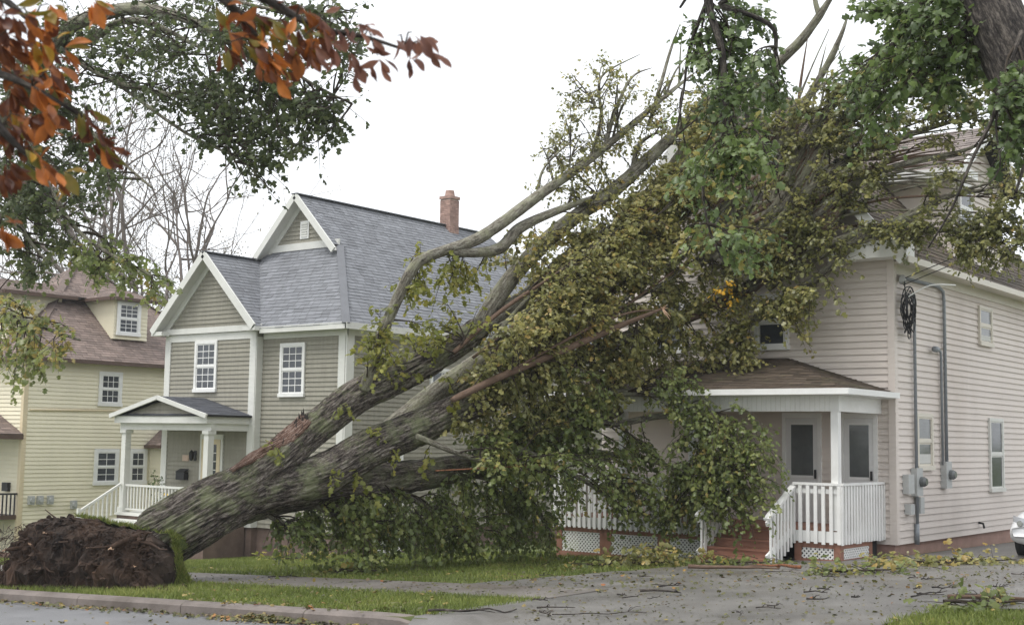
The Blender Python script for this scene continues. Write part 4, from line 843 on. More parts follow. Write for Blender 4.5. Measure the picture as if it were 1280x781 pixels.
limb('limb', [(225, 662, 20, .1), (262, 640, 48, .05), (322, 616, 50, -.05), (403, 592, 52, -.12), (464, 560, 48, -.2), (525, 534, 44, -.2), (570, 513, 38, -.2), (657, 474, 28, -.1), (701, 455, 22), (780, 425, 18), (868, 392, 16), (925, 365, 14, -.3), (964, 338, 14, -.5), (1006, 304, 15, -.8), (1044, 273, 13, -1.0), (1075, 235, 9, -1.0)], 'bark_trunk', .045, 100, .034, lump=.03, freq=4.0)
limb('limb', [(225, 668, 18, .3), (275, 646, 40, .3), (330, 625, 44, .3), (383, 613, 48, .3), (464, 603, 46, .3), (570, 586, 34, .4), (640, 568, 26, .6), (720, 535, 18, .6), (800, 500, 12, .4), (870, 455, 8, .2)], 'bark_trunk', .06, 44, .02, lump=.03, freq=4.5)
limb('limb', [(470, 560, 40, .5), (540, 500, 34, .6), (620, 440, 28, .6), (700, 390, 24, .5), (780, 330, 20, .4), (850, 270, 18, .2), (910, 215, 16), (960, 160, 12)], 'bark_limb', .1, 20, .012, lump=.02)
limb('limb', [(598, 412, 24), (637, 350, 22), (693, 292, 20), (765, 239, 18), (806, 203, 16), (850, 160, 13), (905, 105, 8)], 'bark_limb', .1, 18, .01, lump=.02)
limb('limb', [(591, 415, 24), (614, 400, 24), (673, 362, 22), (703, 328, 20), (765, 290, 18), (806, 254, 16), (867, 203, 13), (930, 150, 10), (975, 100, 7)], 'bark_limb', .1, 18, .01, lump=.02)
limb('limb', [(455, 488, 14, -.2), (474, 430, 15, -.4), (491, 385, 14, -.5), (518, 333, 14, -.6), (545, 317, 14, -.6), (600, 297, 15, -.5), (650, 262, 15, -.4), (673, 245, 14, -.3), (739, 198, 11), (785, 160, 9), (836, 117, 6), (870, 90, 3)], 'bark_limb', .08, 16, .008, lump=.015)
limb('branch', [(560, 316, 9, -.6), (620, 312, 15, -.5), (650, 285, 14, -.4), (700, 262, 10, -.3), (760, 240, 7)], 'bark_limb', .1, 10)
for L in ([(739, 198, 6), (752, 150, 5), (749, 115, 4), (756, 92, 3), (800, 68, 1.5)], [(745, 135, 4), (735, 118, 3), (713, 91, 1.5)], [(756, 185, 6), (770, 137, 4), (790, 97, 3), (815, 85, 1.5)], [(812, 155, 5), (826, 106, 4), (839, 60, 3), (850, 30, 1.5)], [(673, 244, 5), (680, 210, 3), (720, 172, 2), (745, 165, 1.2)], [(790, 215, 6), (800, 180, 5), (835, 160, 3)]):
    limb('branch', L, 'bark_limb', .1, 6)
brk = limb('broken_branch', [(565, 500, 6, -1.2), (577, 494, 9, -1.2), (627, 470, 9, -1.3), (701, 439, 9, -1.4), (771, 409, 8, -1.5), (828, 386, 7, -1.6)], 'bark_brown', .1, 10)
limb('broken_branch', [(640, 462, 3, -1.4), (740, 408, 4, -1.5), (790, 390, 3, -1.5), (822, 388, 2, -1.6)], 'bark_brown', .1, 6)
# brown bare limb and right-hand fan
limb('limb', [(850, 400, 12, -.6), (925, 370, 14, -1.0), (964, 338, 15, -1.3), (1006, 304, 15, -1.5), (1044, 273, 13, -1.6), (1065, 240, 10, -1.6)], 'bark_brown', .08, 14, .006)
limb('limb', [(930, 410, 10, -.8), (975, 377, 13, -1.2), (1025, 346, 13, -1.4), (1067, 304, 12, -1.5), (1106, 285, 10, -1.6), (1140, 269, 9, -1.7), (1200, 240, 5, -1.8), (1255, 225, 3, -1.8)], 'bark_limb', .1, 12)
fan = [[(870, 330, 16, -.4), (930, 290, 16, -.6), (975, 254, 15, -.8), (995, 201, 14, -.9), (1024, 152, 12, -1), (1057, 111, 10, -1), (1090, 78, 7, -1), (1120, 40, 4, -1)],
       [(900, 320, 14, -.3), (983, 254, 12, -.6), (1032, 180, 12, -.8), (1090, 135, 10, -.9), (1150, 115, 8, -1), (1212, 98, 5, -1), (1270, 90, 3, -1)],
       [(920, 330, 13, -.5), (1000, 250, 12, -.8), (1065, 197, 10, -1), (1126, 172, 8, -1.1), (1180, 155, 6, -1.2), (1240, 140, 4, -1.2)],
       [(940, 350, 12, -.6), (1000, 290, 11, -1), (1070, 230, 10, -1.2), (1130, 205, 8, -1.3), (1200, 190, 5, -1.4), (1260, 165, 3, -1.4)],
       [(960, 360, 11, -.8), (1024, 311, 11, -1.2), (1114, 279, 10, -1.5), (1180, 246, 7, -1.6), (1240, 235, 4, -1.7), (1280, 210, 3, -1.7)],
       [(1080, 290, 7, -1.5), (1122, 283, 7, -1.6), (1180, 288, 6, -1.8), (1230, 300, 4, -1.9), (1285, 305, 3, -2)],
       [(890, 300, 12, -.2), (940, 240, 12, -.3), (965, 200, 12, -.4), (1000, 140, 10, -.4), (1040, 70, 8, -.4), (1060, 20, 5, -.4)],
       [(960, 300, 9, -.9), (1010, 240, 8, -1.0), (1050, 160, 7, -1.1), (1100, 110, 6, -1.2), (1160, 70, 4, -1.2), (1200, 60, 3, -1.2)]]
for L in fan: limb('limb', L, 'bark_limb', .12, 12, .006)
for q in range(52):
    a0, b0 = random.uniform(870, 1010), random.uniform(245, 345); f = random.random(); a1, b1 = (1000 + 290 * f + random.gauss(0, 12), 40 + 250 * f ** 1.6 + random.gauss(0, 14)); dy0 = random.uniform(-1.2, -.3); dy1 = dy0 - .4
    mx_, my_ = (a0 + a1) / 2 - 8 + random.gauss(0, 8), (b0 + b1) / 2 - 18 - random.uniform(0, 18)
    limb('branch', [(a0, b0, random.uniform(4, 8), dy0), ((a0 * 2 + mx_ * 2) / 4, (b0 * 2 + my_ * 2) / 4 - 4, 5, dy0), (mx_, my_, 4, (dy0 + dy1) / 2), ((mx_ + a1) / 2, (my_ + b1) / 2 - 5, 2.6, dy1), (a1, b1, 1.8, dy1)], random.choice(('bark_limb', 'bark_limb', 'bark_brown')), .2, 6)
for q in range(30):
    u = random.random(); a0 = 570 + 190 * u + random.gauss(0, 15); b0 = 462 - 105 * u + random.uniform(-30, 45); Lp = random.uniform(170, 330) * (1 - .25 * u); sl = random.gauss(-.72, .07); a1 = a0 + Lp * .82; b1 = b0 + Lp * .82 * sl
    if a1 < 840 and b1 < 175: continue
    d0 = random.uniform(-.9, .3); w0 = random.choice((3, 4, 5, 6, 8)); k = random.gauss(0, 6)
    limb('branch', [(a0, b0, w0, d0), (a0 * .65 + a1 * .35 + k * .5, b0 * .65 + b1 * .35 + k, w0 * .85, d0), (a0 * .3 + a1 * .7, b0 * .3 + b1 * .7 + k * .5, w0 * .65, d0 - .1), (a1, b1, w0 * .4, d0 - .2)], random.choice(('bark_limb', 'bark_limb', 'bark_limb', 'bark_brown')), .2, 7)
for q in range(12):
    t = random.random(); a0, b0 = 670 + 180 * t, 245 - 140 * t; h = random.uniform(30, 75); ln = random.gauss(.25, .3)
    limb('branch', [(a0, b0, 3), (a0 + h * ln * .5, b0 - h * .55, 2.2), (a0 + h * ln * 1.3, b0 - h, 1.2)], 'bark_limb', .12, 5)
limb('limb', [(938, 140, 18, -.2), (955, 175, 17, -.2), (975, 222, 15, -.3)], 'bark_dark', .08, 14, .01)
limb('limb', [(955, 120, 10, .0), (971, 82, 13), (999, 53, 12), (1024, 20, 10), (1050, -20, 8)], 'bark_limb', .1, 14, .006)
limb('branch', [(1024, 20, 7), (1018, -5, 6), (1022, -30, 5)], 'bark_limb', .1, 8)
# hanging boughs on which the lower leaves sit
for L in ([(560, 585, 12, .4), (620, 600, 10, .6), (665, 630, 7, .8), (690, 670, 4, .9)], [(470, 600, 10, .2), (520, 625, 8, .3), (560, 650, 5, .4), (580, 680, 3, .4)], [(380, 625, 9, .2), (420, 645, 7, .2), (450, 662, 4, .3)], [(640, 560, 12, .2), (740, 565, 9, .3), (830, 580, 6, .2), (880, 610, 4, .0)], [(660, 520, 12, -.3), (760, 530, 9, -.4), (840, 520, 7, -.9), (920, 545, 5, -1.5), (965, 590, 3, -1.8)], [(600, 540, 10, -.6), (680, 575, 8, -.6), (745, 610, 5, -.5), (790, 650, 3, -.4)], [(520, 545, 8, -.8), (600, 575, 6, -1), (660, 580, 4, -1)], [(760, 490, 10, -.6), (850, 500, 8, -1.2), (880, 560, 6, -1.8), (885, 630, 4, -2.0)], [(330, 640, 8, .2), (355, 655, 6, .2), (380, 672, 3, .2)]):
    limb('bough', L, 'bark_limb', .12, 8)
wr = limb('branch', [(545, 588, 1.5, -1.2), (620, 584, 1.8, -1.3), (702, 580, 1.2, -1.4)], 'splinter', .2, 5, skel=False)
# torn wood along the upper stem
def torn():
    pts, rad = limb_pts([(296, 608, 48, -.1), (320, 592, 47, -.1), (351, 571, 46, -.1), (383, 543, 43), (390, 538, 43)]); P, R = resample(pts, rad, .05)
    V = []; Fs = []; n = len(P); K = 16
    for i in range(n):
        t = P[min(i + 1, n - 1)] - P[max(i - 1, 0)]; t /= np.linalg.norm(t); s = np.cross(t, [0, 0, 1.0]); s /= np.linalg.norm(s); u = np.cross(s, t); f = i / (n - 1)
        half = (.16 + .5 * math.sin(min(f * 1.15, 1) * math.pi * .62)) * (1 + .3 * noise.noise(Vector((i * .5, 0, 2)))); c0 = .35
        for k in range(K):
            th = c0 + half * (k / (K - 1) - .5) * 1.7
            edge = min(k, K - 1 - k) / (K / 2); r = R[i] * (1.0 + (.03 * edge ** .4 if edge > 0 else -.08)) + .028 * (noise.noise(Vector((k * 1.3, i * .16, 1)))) + .03
            V.append(P[i] + (s * math.sin(th) + u * math.cos(th)) * r)
    for i in range(n - 1):
        for k in range(K - 1): Fs.append((i * K + k, i * K + k + 1, (i + 1) * K + k + 1, (i + 1) * K + k))
    m = MB(); m.add(V, Fs); o = m.build('torn_wood', 'torn', ft); at = o.data.attributes.new('bark', 'FLOAT_VECTOR', 'POINT'); at.data.foreach_set('vector', np.array([(k * .04, 0, i * .05) for i in range(n) for k in range(K)], np.float32).ravel())
    m = MB()
    for q in range(22):
        i = random.randint(n // 2, n - 1); k = random.randint(1, K - 2); b = Vector(V[i * K + k]); t = Vector(P[min(i + 1, n - 1)] - P[max(i - 1, 0)]).normalized(); d = (t * random.uniform(-.2, 1) + Vector((random.gauss(0, .35), random.gauss(0, .35), random.uniform(.1, .8)))).normalized()
        m.tube([b - d * .03, b + d * random.uniform(.04, .14)], [random.uniform(.008, .016), .001], 4)
    for q in range(9):
        i = n - 1 - random.randint(0, 3); k = random.randint(2, K - 3); b = Vector(V[i * K + k]); d = Vector((random.gauss(0, .2), random.gauss(0, .2), 1)).normalized()
        m.tube([b - d * .03, b + d * random.uniform(.04, .1)], [.03, .006], 4)
    tag(m.build('splinters', 'bark_dark', o), kind='stuff')
torn()
e = tp(828, 386, -1.6); m = MB()
for q in range(8):
    d = Vector((random.uniform(-.2, 1), random.gauss(0, .4), random.uniform(-.9, .6))).normalized(); m.tube([Vector(e), Vector(e) + d * random.uniform(.12, .3)], [.022, .002], 4)
tag(m.build('splinters', 'wood_pale', brk), kind='stuff')
# root plate
def root_plate():
    A = atY(20, 700, 12.0); B = atY(207, 706, 12.75); ax = Vector(B - A); ax.z = 0; L = ax.length; ax.normalize(); nb = Vector((-ax.y, ax.x, 0)); c = Vector((A + B) / 2); gzc = gz(c.x, c.y)
    V = []; Fs = []; nu, nv = 200, 96
    prof = [(0.0, .93), (.15, 1.02), (.4, 1.0), (.6, .93), (.8, .88), (1.0, .80)]
    for j in range(nv):
        th = 2 * math.pi * j / nv; ct, st = math.cos(th), math.sin(th)
        cc = math.copysign(abs(ct) ** .55, ct); ss = math.copysign(abs(st) ** .6, st)
        for i in range(nu):
            f = i / (nu - 1); x = (f - .5) * 2; taper = (1 - abs(x) ** 5) ** .4 if abs(x) < 1 else 0
            top = float(np.interp(f, [p[0] for p in prof], [p[1] for p in prof])) * 1.02
            h = top if ss > 0 else .35
            q = c + ax * (x * L / 2) + nb * (cc * .5 * taper + (.25 * ss if ss > 0 else 0)) + Vector((0, 0, gzc - c.z + .02 + ss * h * taper + .0))
            n1 = noise.fractal(q * 1.9, .9, 2.1, 7); n2 = noise.noise(q * 11) + .7 * noise.noise(q * 23); n3 = noise.noise(q * 4.3); n4 = 1 - abs(noise.noise(q * 2.6 + Vector((7, 1, 3)))) * 2
            front = max(0, -cc)
            q = q - nb * (n1 * .2 + (abs(n3) * .2 + n4 * .13) * front) + Vector((0, 0, 1)) * (n1 * .09 + n2 * .03) + ax * (n3 * .11 + n1 * .05) - nb * n2 * .05
            V.append(q)
    for j in range(nv):
        for i in range(nu - 1): Fs.append((j * nu + i, j * nu + i + 1, ((j + 1) % nv) * nu + i + 1, ((j + 1) % nv) * nu + i))
    m = MB(); m.add(V, Fs); rp = m.build('root_plate', 'soil', ft, False)
    # clods hanging on the torn face
    m = MB(); front = [i for i in range(len(V)) if 0.25 < ((i // nu) / nv) < .8]
    for q in range(620):
        p = V[random.choice(front)]; rr = random.choice((.02, .03, .03, .045, .07)); vs = []
        for z_, k_ in ((-.7, .7), (0, 1.1), (.7, .6)):
            for k in range(5): th = k * 1.2566 + z_; vs.append(p + Vector((math.cos(th) * k_ * random.uniform(.6, 1.3), math.sin(th) * k_ * random.uniform(.6, 1.3), z_ * random.uniform(.7, 1.2))) * rr)
        m.add(vs, [(a_ * 5 + k, a_ * 5 + (k + 1) % 5, a_ * 5 + 5 + (k + 1) % 5, a_ * 5 + 5 + k) for a_ in range(2) for k in range(5)] + [tuple(range(5))[::-1], tuple(range(10, 15))])
    tag(m.build('clods', 'soil', ft), kind='stuff')
    for q in range(9):
        x = random.uniform(-.95, .9); b = c + ax * (x * L / 2) - nb * .38 + Vector((0, 0, gzc - c.z + random.uniform(.15, .9))); d = (-nb * random.uniform(.3, 1) + ax * random.gauss(0, .7) + Vector((0, 0, random.uniform(-.5, .5)))).normalized(); ln = random.uniform(.18, .4); r0 = random.uniform(.018, .045)
        sr = bark_tube('snapped_root', [b - d * .15, b + d * ln * .5 + Vector(rng.normal(0, .02, 3)), b + d * ln], [r0 * 1.2, r0, r0 * .8], 'root_b', ft, .05, 9, .006, 6)
        m = MB(); e_ = b + d * ln
        for t_ in range(5): dd = (d + Vector(rng.normal(0, .25, 3))).normalized(); m.tube([e_ - d * .02 + Vector(rng.normal(0, r0 * .3, 3)), e_ + dd * random.uniform(.02, .06)], [r0 * .35, .002], 4)
        tag(m.build('splinters', 'wood_pale', sr), kind='stuff')
    # roots
    lines = []
    for q in range(700):
        x = random.uniform(-1, 1); th = random.uniform(0, 1); b = np.array(c + ax * (x * L / 2 * .97) - nb * (.42 + .1 * random.random()) + Vector((0, 0, gzc - c.z + random.uniform(.05, .95))))
        d = unit(np.array(-nb) * .5 + rng.normal(0, .7, 3)); ln = random.choice((.15, .2, .3, .45)); k = 5; t = np.linspace(0, 1, k)[:, None]
        pts = b - d * .12 + d * ln * t + np.array([0, 0, -1.0]) * t * t * ln * random.uniform(.1, .9) + rng.normal(0, .02, (k, 3)); r = random.choice((.002, .003, .004, .007)); lines.append((pts, np.linspace(r, r * .3, k)))
    for q in range(12):
        x = random.uniform(-1, 1); b = np.array(c + ax * (x * L / 2) - nb * .35 + Vector((0, 0, gzc - c.z + random.uniform(.1, .95)))); d = unit(np.array(-nb) * .35 + np.array(ax) * random.choice((-1, 1)) * .8 + np.array([0, 0, random.uniform(-.5, .4)])); k = 6; t = np.linspace(0, 1, k)[:, None]
        pts = b + d * t * random.uniform(.4, .9) + rng.normal(0, .03, (k, 3)); r = random.uniform(.012, .035); lines.append((pts, np.linspace(r, r * .35, k)))
    # long stick on top, roots at the left trailing to the ground
    b = np.array(c - ax * (L * .18) + Vector((0, 0, gzc - c.z + .95))); lines.append((np.array([b, b + np.array(ax) * -.2 + [0, 0, .12], b + np.array(ax) * -.42 + [0, 0, .24]]), np.array([.02, .015, .006])))
    for q in range(14):
        b = np.array(c - ax * (L / 2 * random.uniform(.93, 1.02)) - nb * random.uniform(-.2, .4) + Vector((0, 0, gzc - c.z + random.uniform(.2, .8)))); d = np.array(-ax) * random.uniform(.1, .4); k = 5; t = np.linspace(0, 1, k)[:, None]
        lines.append((b + d * t + np.array([0, 0, -1.0]) * t * t * random.uniform(.2, .7) + rng.normal(0, .02, (k, 3)), np.linspace(.012, .003, k)))
    tag(tubes_mesh('roots', lines, 'root_b', ft, 5), kind='stuff')
    # turf still on the far face and right edge
    V = []; Fs = []; ni, nj = 40, 14
    for j in range(nj):
        for i in range(ni):
            f = i / (ni - 1); g = j / (nj - 1)
            # runs along the back top edge and down the right end
            if f < .62: x = -.35 + f / .62 * 1.33; z = float(np.interp((x + 1) / 2, [p[0] for p in prof], [p[1] for p in prof])) * 1.0; 
            else: x = .93 + .05 * math.sin((f - .62) / .38 * 2); z = .80 * (1 - (f - .62) / .38) ** 1.2
            q = c + ax * (x * L / 2 + (.06 + .2 * g * max(0, (f - .62) / .38))) + nb * (.22 + (.32 if f < .62 else .12) * g) + Vector((0, 0, gzc - c.z + z * (1 - .25 * g * g) + .04)); q += Vector((0, 0, 1)) * .12 * noise.noise(q * 4) + ax * .1 * noise.noise(q * 5 + Vector((3, 0, 0))); V.append(q)
    for j in range(nj - 1):
        for i in range(ni - 1): Fs.append((j * ni + i, j * ni + i + 1, (j + 1) * ni + i + 1, (j + 1) * ni + i))
    m = MB(); m.add(V, Fs); tf = m.build('turf', 'lawn_soil', ft, True)
    pts = []
    for q in range(5200):
        f = random.choice(Fs); a, b_ = random.random(), random.random(); p = V[f[0]].lerp(V[f[1]], a).lerp(V[f[3]].lerp(V[f[2]], a), b_); pts.append(p)
    P = np.array([tuple(p) for p in pts]); n = len(P); hh = rng.uniform(.03, .09, n); an = rng.uniform(0, 6.28, n); ln = rng.normal(0, .5, (n, 2)) * hh[:, None]; dx = np.stack([np.cos(an), np.sin(an), np.zeros(n)], 1) * .009
    VV = np.stack([P - dx, P + dx, P + np.concatenate([ln, hh[:, None]], 1)], 1).reshape(-1, 3) - np.array(ORG[ft.name]); me = fast_mesh('turf_grass', VV, np.arange(3 * n).reshape(-1, 3), 'grass'); at = me.attributes.new('rnd', 'FLOAT', 'POINT'); at.data.foreach_set('value', np.repeat(np.clip(rng.normal(.5, .25, n), 0, 1), 3).astype(np.float32)); tag(link('turf_grass', me, ft), kind='stuff')
    return c, ax, nb, L
bark_mat('root_b', [(.2, (.02, .013, .01)), (.8, (.085, .05, .032))], None, 0)
root_plate()
# crater soil beside the plate
m = MB(); cc = atY(110, 735, 12.3)
for q in range(130):
    a = random.gauss(0, 1.1); b = random.gauss(0, .28); r = random.uniform(.02, .09); px_ = cc[0] + a; py_ = max(cc[1] + b + a * .2 - .15, KERB_Y - .1 if random.random() < .25 else KERB_Y + .3); z = gz(px_, py_)
    vs = []; 
    for k in range(6): th = k * math.pi / 3; vs.append((px_ + math.cos(th) * r * random.uniform(.7, 1.2), py_ + math.sin(th) * r * random.uniform(.7, 1.2), z - .01))
    for k in range(6): th = k * math.pi / 3; vs.append((px_ + math.cos(th) * r * .6, py_ + math.sin(th) * r * .6, z + r * random.uniform(.5, .9)))
    m.add(vs, [(k, (k + 1) % 6, 6 + (k + 1) % 6, 6 + k) for k in range(6)] + [tuple(range(6, 12))])
tag(m.build('soil_clods', 'soil'), 'dark crumbled soil strewn round the root plate', 'soil', kind='stuff')

# crown
SP = np.concatenate([p for p, r in SKEL]); SRv = np.concatenate([r for p, r in SKEL])
HOLES = [(935, 368, 995, 442), (885, 230, 950, 280), (1000, 330, 1110, 470), (1130, 155, 1250, 275)]
def blocked(P):
    x, y, z = P
    if HX0 - .1 < x < HX1 + .1 and y > HY - .15 and z < min(HPZ, HPZ - (abs(x - HPX) * hs)) + .1: return True
    if QX0 - .45 < x < QX1 + .45 and y > QY - .5 and z < 3.35 + max(0, (y - QY + .4)) * .33: return True
    if z < gz(x, y) + .03: return True
    return False
def crown(fo, poly, n, dy, tone, maxd=2.2, ymax=None, **kw):
    k = 0; tries = 0
    while k < n and tries < n * 30:
        tries += 1; px, py = rand_in(poly); Y = lineY(px) + random.uniform(*dy)
        if random.random() < .85 and any(a < px < c and b < py < d for a, b, c, d in HOLES): continue
        if ymax: Y = min(Y, ymax - random.random() * .6)
        T = atY(px, py, Y)
        if blocked(T): continue
        D = SP - T; dist = np.linalg.norm(D, axis=1) + rng.random(len(SP)) * .25 + np.maximum(0, SP[:, 0] * .0); j = int(np.argmin(dist + .15 * (SRv > .18)))
        if dist[j] > maxd: continue
        # start a little further down the limb
        jj = max(j - random.randint(0, 3), 0)
        if np.linalg.norm(SP[jj] - SP[j]) > 1.2: jj = j
        fo.branchlet(SP[jj], T, tone=tone + random.gauss(0, .1), **kw); k += 1
fo = Foliage()
crown(fo, [(560, 450), (640, 400), (720, 350), (800, 270), (870, 210), (930, 260), (1000, 320), (1010, 400), (960, 450), (860, 470), (760, 500), (640, 540), (570, 540)], 270, (-1.4, .3), .52, 2.0, 23.7, sprays=9, nl=9, size=.09, L=.42, droop=.25)
crown(fo, [(640, 380), (760, 270), (860, 190), (880, 200), (820, 280), (700, 380)], 95, (-.8, .4), .6, 1.5, 23.7, sprays=8, nl=8, size=.1, L=.4, droop=.2)
crown(fo, [(880, 200), (990, 110), (1100, 120), (1210, 150), (1280, 180), (1280, 320), (1200, 300), (1130, 300), (1060, 340), (1000, 360), (920, 320)], 120, (-2.0, -.3), .34, 1.5, 23.9, sprays=8, nl=8, size=.085, L=.45, droop=.12)
crown(fo, [(1000, 110), (1120, 50), (1260, 80), (1280, 190), (1180, 140), (1080, 140)], 60, (-1.6, -.4), .25, 1.6, 23.9, sprays=7, nl=8, size=.1, L=.45, droop=.1)
crown(fo, [(680, 200), (715, 90), (760, 75), (800, 100), (850, 100), (860, 180), (790, 230), (700, 260)], 105, (-.5, .5), .45, 1.6, None, sprays=5, nl=8, size=.065, L=.35, droop=.1)
crown(fo, [(600, 330), (690, 260), (780, 230), (740, 290), (650, 350)], 26, (-.6, .4), .6, 1.5, None, sprays=6, nl=7, size=.09, L=.35)
crown(fo, [(940, 380), (1040, 330), (1075, 370), (1010, 420)], 14, (-2.2, -1.2), .35, 1.8, 23.5, sprays=5, nl=7, size=.1, L=.4)
crown(fo, [(1120, 255), (1200, 240), (1285, 240), (1285, 330), (1200, 315), (1130, 300)], 36, (-2.2, -1.3), .35, 1.6, 23.9, sprays=7, nl=8, size=.085, L=.45, droop=.15)
crown(fo, [(960, 130), (1000, 30), (1060, 5), (1130, 40), (1110, 120)], 50, (-1.4, .2), .4, 1.4, None, sprays=6, nl=8, size=.065, L=.4, droop=.1)
crown(fo, [(620, 420), (760, 290), (810, 310), (760, 400), (660, 450)], 60, (-1.8, -.7), .58, 1.8, 23.0, sprays=8, nl=8, size=.085, L=.42, droop=.25)
crown(fo, [(860, 130), (960, 90), (1060, 60), (1010, 130), (900, 200)], 40, (-.8, .4), .4, 1.6, None, sprays=6, nl=7, size=.09, L=.4, droop=.1)
crown(fo, [(740, 330), (800, 240), (875, 150), (900, 180), (850, 290), (780, 360)], 60, (-.9, .3), .6, 1.6, 23.7, sprays=8, nl=8, size=.1, L=.4, droop=.2)
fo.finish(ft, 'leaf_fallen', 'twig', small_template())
fo = Foliage()
crown(fo, [(345, 650), (440, 625), (560, 600), (690, 575), (690, 680), (600, 690), (520, 680), (430, 690), (350, 680)], 120, (-.5, 1.6), .5, 1.8, None, sprays=9, nl=8, size=.09, L=.42, droop=.75)
crown(fo, [(690, 565), (760, 560), (830, 545), (900, 525), (955, 532), (988, 580), (970, 640), (900, 665), (800, 655), (715, 620)], 105, (-2.2, .2), .55, 2.2, 21.9, sprays=9, nl=8, size=.09, L=.42, droop=.55)
crown(fo, [(560, 560), (700, 500), (770, 470), (740, 550), (640, 590)], 60, (-1.6, .2), .55, 1.8, 21.9, sprays=9, nl=8, size=.09, L=.42, droop=.5)
crown(fo, [(835, 470), (872, 470), (880, 545), (850, 560)], 12, (-2.4, -1.0), .5, 2.0, 21.8, sprays=7, nl=8, size=.09, L=.4, droop=.6)
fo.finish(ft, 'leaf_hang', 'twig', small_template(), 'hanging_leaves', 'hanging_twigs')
fo = Foliage()
crown(fo, [(455, 440), (480, 360), (520, 310), (590, 330), (640, 360), (600, 410), (540, 440), (480, 480)], 34, (-.9, .3), .55, 1.6, None, sprays=6, nl=7, size=.1, L=.4, droop=.3)
for px, py in ((430, 505), (515, 470), (420, 590), (455, 610), (500, 560), (470, 545), (530, 570), (345, 560), (600, 470), (640, 430), (570, 500), (560, 460)):
    T = tp(px, py + random.uniform(-10, 14), -.5); D = np.linalg.norm(SP - T, axis=1); j = int(np.argmin(D)); fo.branchlet(SP[j], T, .008, 3, 7, .1, .6, .5, .3)
fo.finish(ft, 'leaf_sprig', 'twig', small_template(), 'yellowing_leaves', 'sprig_twigs')

# ------------------------------------------------------------------ standing trees
def tree_limb(root, SK, name, P3, R, mat, step=.15, seg=12, rough=.01, lump=.02):
    bark_tube(name, P3, R, mat, root, step, seg, rough, 3.5, True, lump); a, b = resample(P3, R, .25); SK.append(a)
def grow(fo, SK, poly, n, Yr, tone, maxd=2.0, **kw):
    S = np.concatenate(SK); k = 0; tries = 0
    while k < n and tries < n * 40:
        tries += 1; px, py = rand_in(poly); T = atY(px, py, random.uniform(*Yr))
        if random.random() < .8 and 890 < px < 945 and 232 < py < 280: continue
        D = np.linalg.norm(S - T, axis=1); j = int(np.argmin(D))
        if D[j] > maxd: continue
        jj = max(j - random.randint(0, 3), 0); jj = jj if np.linalg.norm(S[jj] - S[j]) < 1.2 else j
        fo.branchlet(S[jj], T, tone=tone + random.gauss(0, .1), **kw); k += 1
def pxl(L, Y, sc=1.0):
    P = [atY(q[0], q[1], q[3] if len(q) > 3 else Y) for q in L]; return P, [q[2] / 2 * depth(p) / F * sc for q, p in zip(L, P)]
# left maple on the verge
lm0 = atY(-120, 735, 12.4); lm0[2] = gz(lm0[0], 12.4)
lm = thing('standing_maple', 'leafy green maple reaching over the street above the uprooted plate', 'tree', tuple(lm0)); SK = []
P, R = pxl([(-120, 738, 60, 12.4), (-105, 500, 46, 12.3), (-70, 300, 40, 12.2), (-20, 190, 32, 12), (30, 110, 24, 11.9), (70, 55, 20, 11.8), (95, 30, 18, 11.7), (155, 12, 16, 11.6), (206, 16, 13, 11.5), (250, 32, 10, 11.5), (300, 62, 7, 11.4), (340, 95, 4, 11.4)], 12); P[0][2] = lm0[2] - .1; tree_limb(lm, SK, 'trunk', P, R, 'bark_limb', .12, 18, .012)
for L in ([(60, 65, 12), (110, 50, 11), (150, 28, 10), (190, 30, 7), (250, 60, 4)], [(20, 130, 14), (40, 190, 9), (70, 250, 7), (110, 300, 5), (190, 345, 3)], [(-70, 300, 14), (-20, 370, 9), (30, 400, 6), (100, 425, 3)], [(70, 58, 9), (140, 100, 7), (220, 120, 5), (290, 135, 3)], [(50, 85, 9), (100, 150, 7), (150, 200, 4), (190, 235, 3)], [(250, 32, 7), (330, 70, 5), (400, 110, 3), (440, 130, 2)], [(140, 100, 5), (230, 165, 4), (300, 200, 3), (340, 240, 1.5)], [(155, 12, 8), (240, -10, 6), (330, 10, 4), (420, 20, 2)], [(-20, 190, 10), (10, 240, 7), (30, 290, 5), (60, 330, 3)], [(252, 34, 3), (262, 90, 2.5), (275, 150, 2), (285, 185, 1.2), (300, 215, .8)]):
    P, R = pxl(L, 11.8 + random.uniform(-.5, .5)); tree_limb(lm, SK, 'branch', P, R, 'bark_limb', .15, 8, .0, .0)
fo = Foliage()
grow(fo, SK, [(60, 30), (200, 0), (330, 0), (300, 60), (260, 130), (180, 130), (110, 100)], 80, (10.6, 12.8), .4, 1.8, sprays=7, nl=6, size=.08, L=.55, droop=.12)
grow(fo, SK, [(0, 60), (60, 60), (110, 110), (160, 190), (120, 260), (40, 260), (0, 320)], 70, (10.8, 12.6), .35, 1.8, sprays=6, nl=7, size=.09, L=.4, droop=.15)
grow(fo, SK, [(240, 110), (330, 90), (440, 120), (430, 160), (340, 210), (260, 180)], 80, (11, 12.4), .4, 1.8, sprays=6, nl=6, size=.085, L=.4, droop=.1)
grow(fo, SK, [(300, 170), (350, 200), (345, 245), (300, 235)], 8, (11, 12.4), .4, 1.8, sprays=4, nl=5, size=.08, L=.35, droop=.1)
grow(fo, SK, [(330, 0), (460, 0), (440, 90), (340, 90)], 22, (11, 12.4), .4, 1.8, sprays=5, nl=6, size=.09, L=.4, droop=.1)
grow(fo, SK, [(0, 230), (60, 220), (110, 290), (60, 340), (0, 350)], 34, (10.8, 12.4), .6, 1.8, sprays=6, nl=7, size=.09, L=.4, droop=.2)
fo.finish(lm, 'leaf_maple', 'twig', small_template())
fo = Foliage()
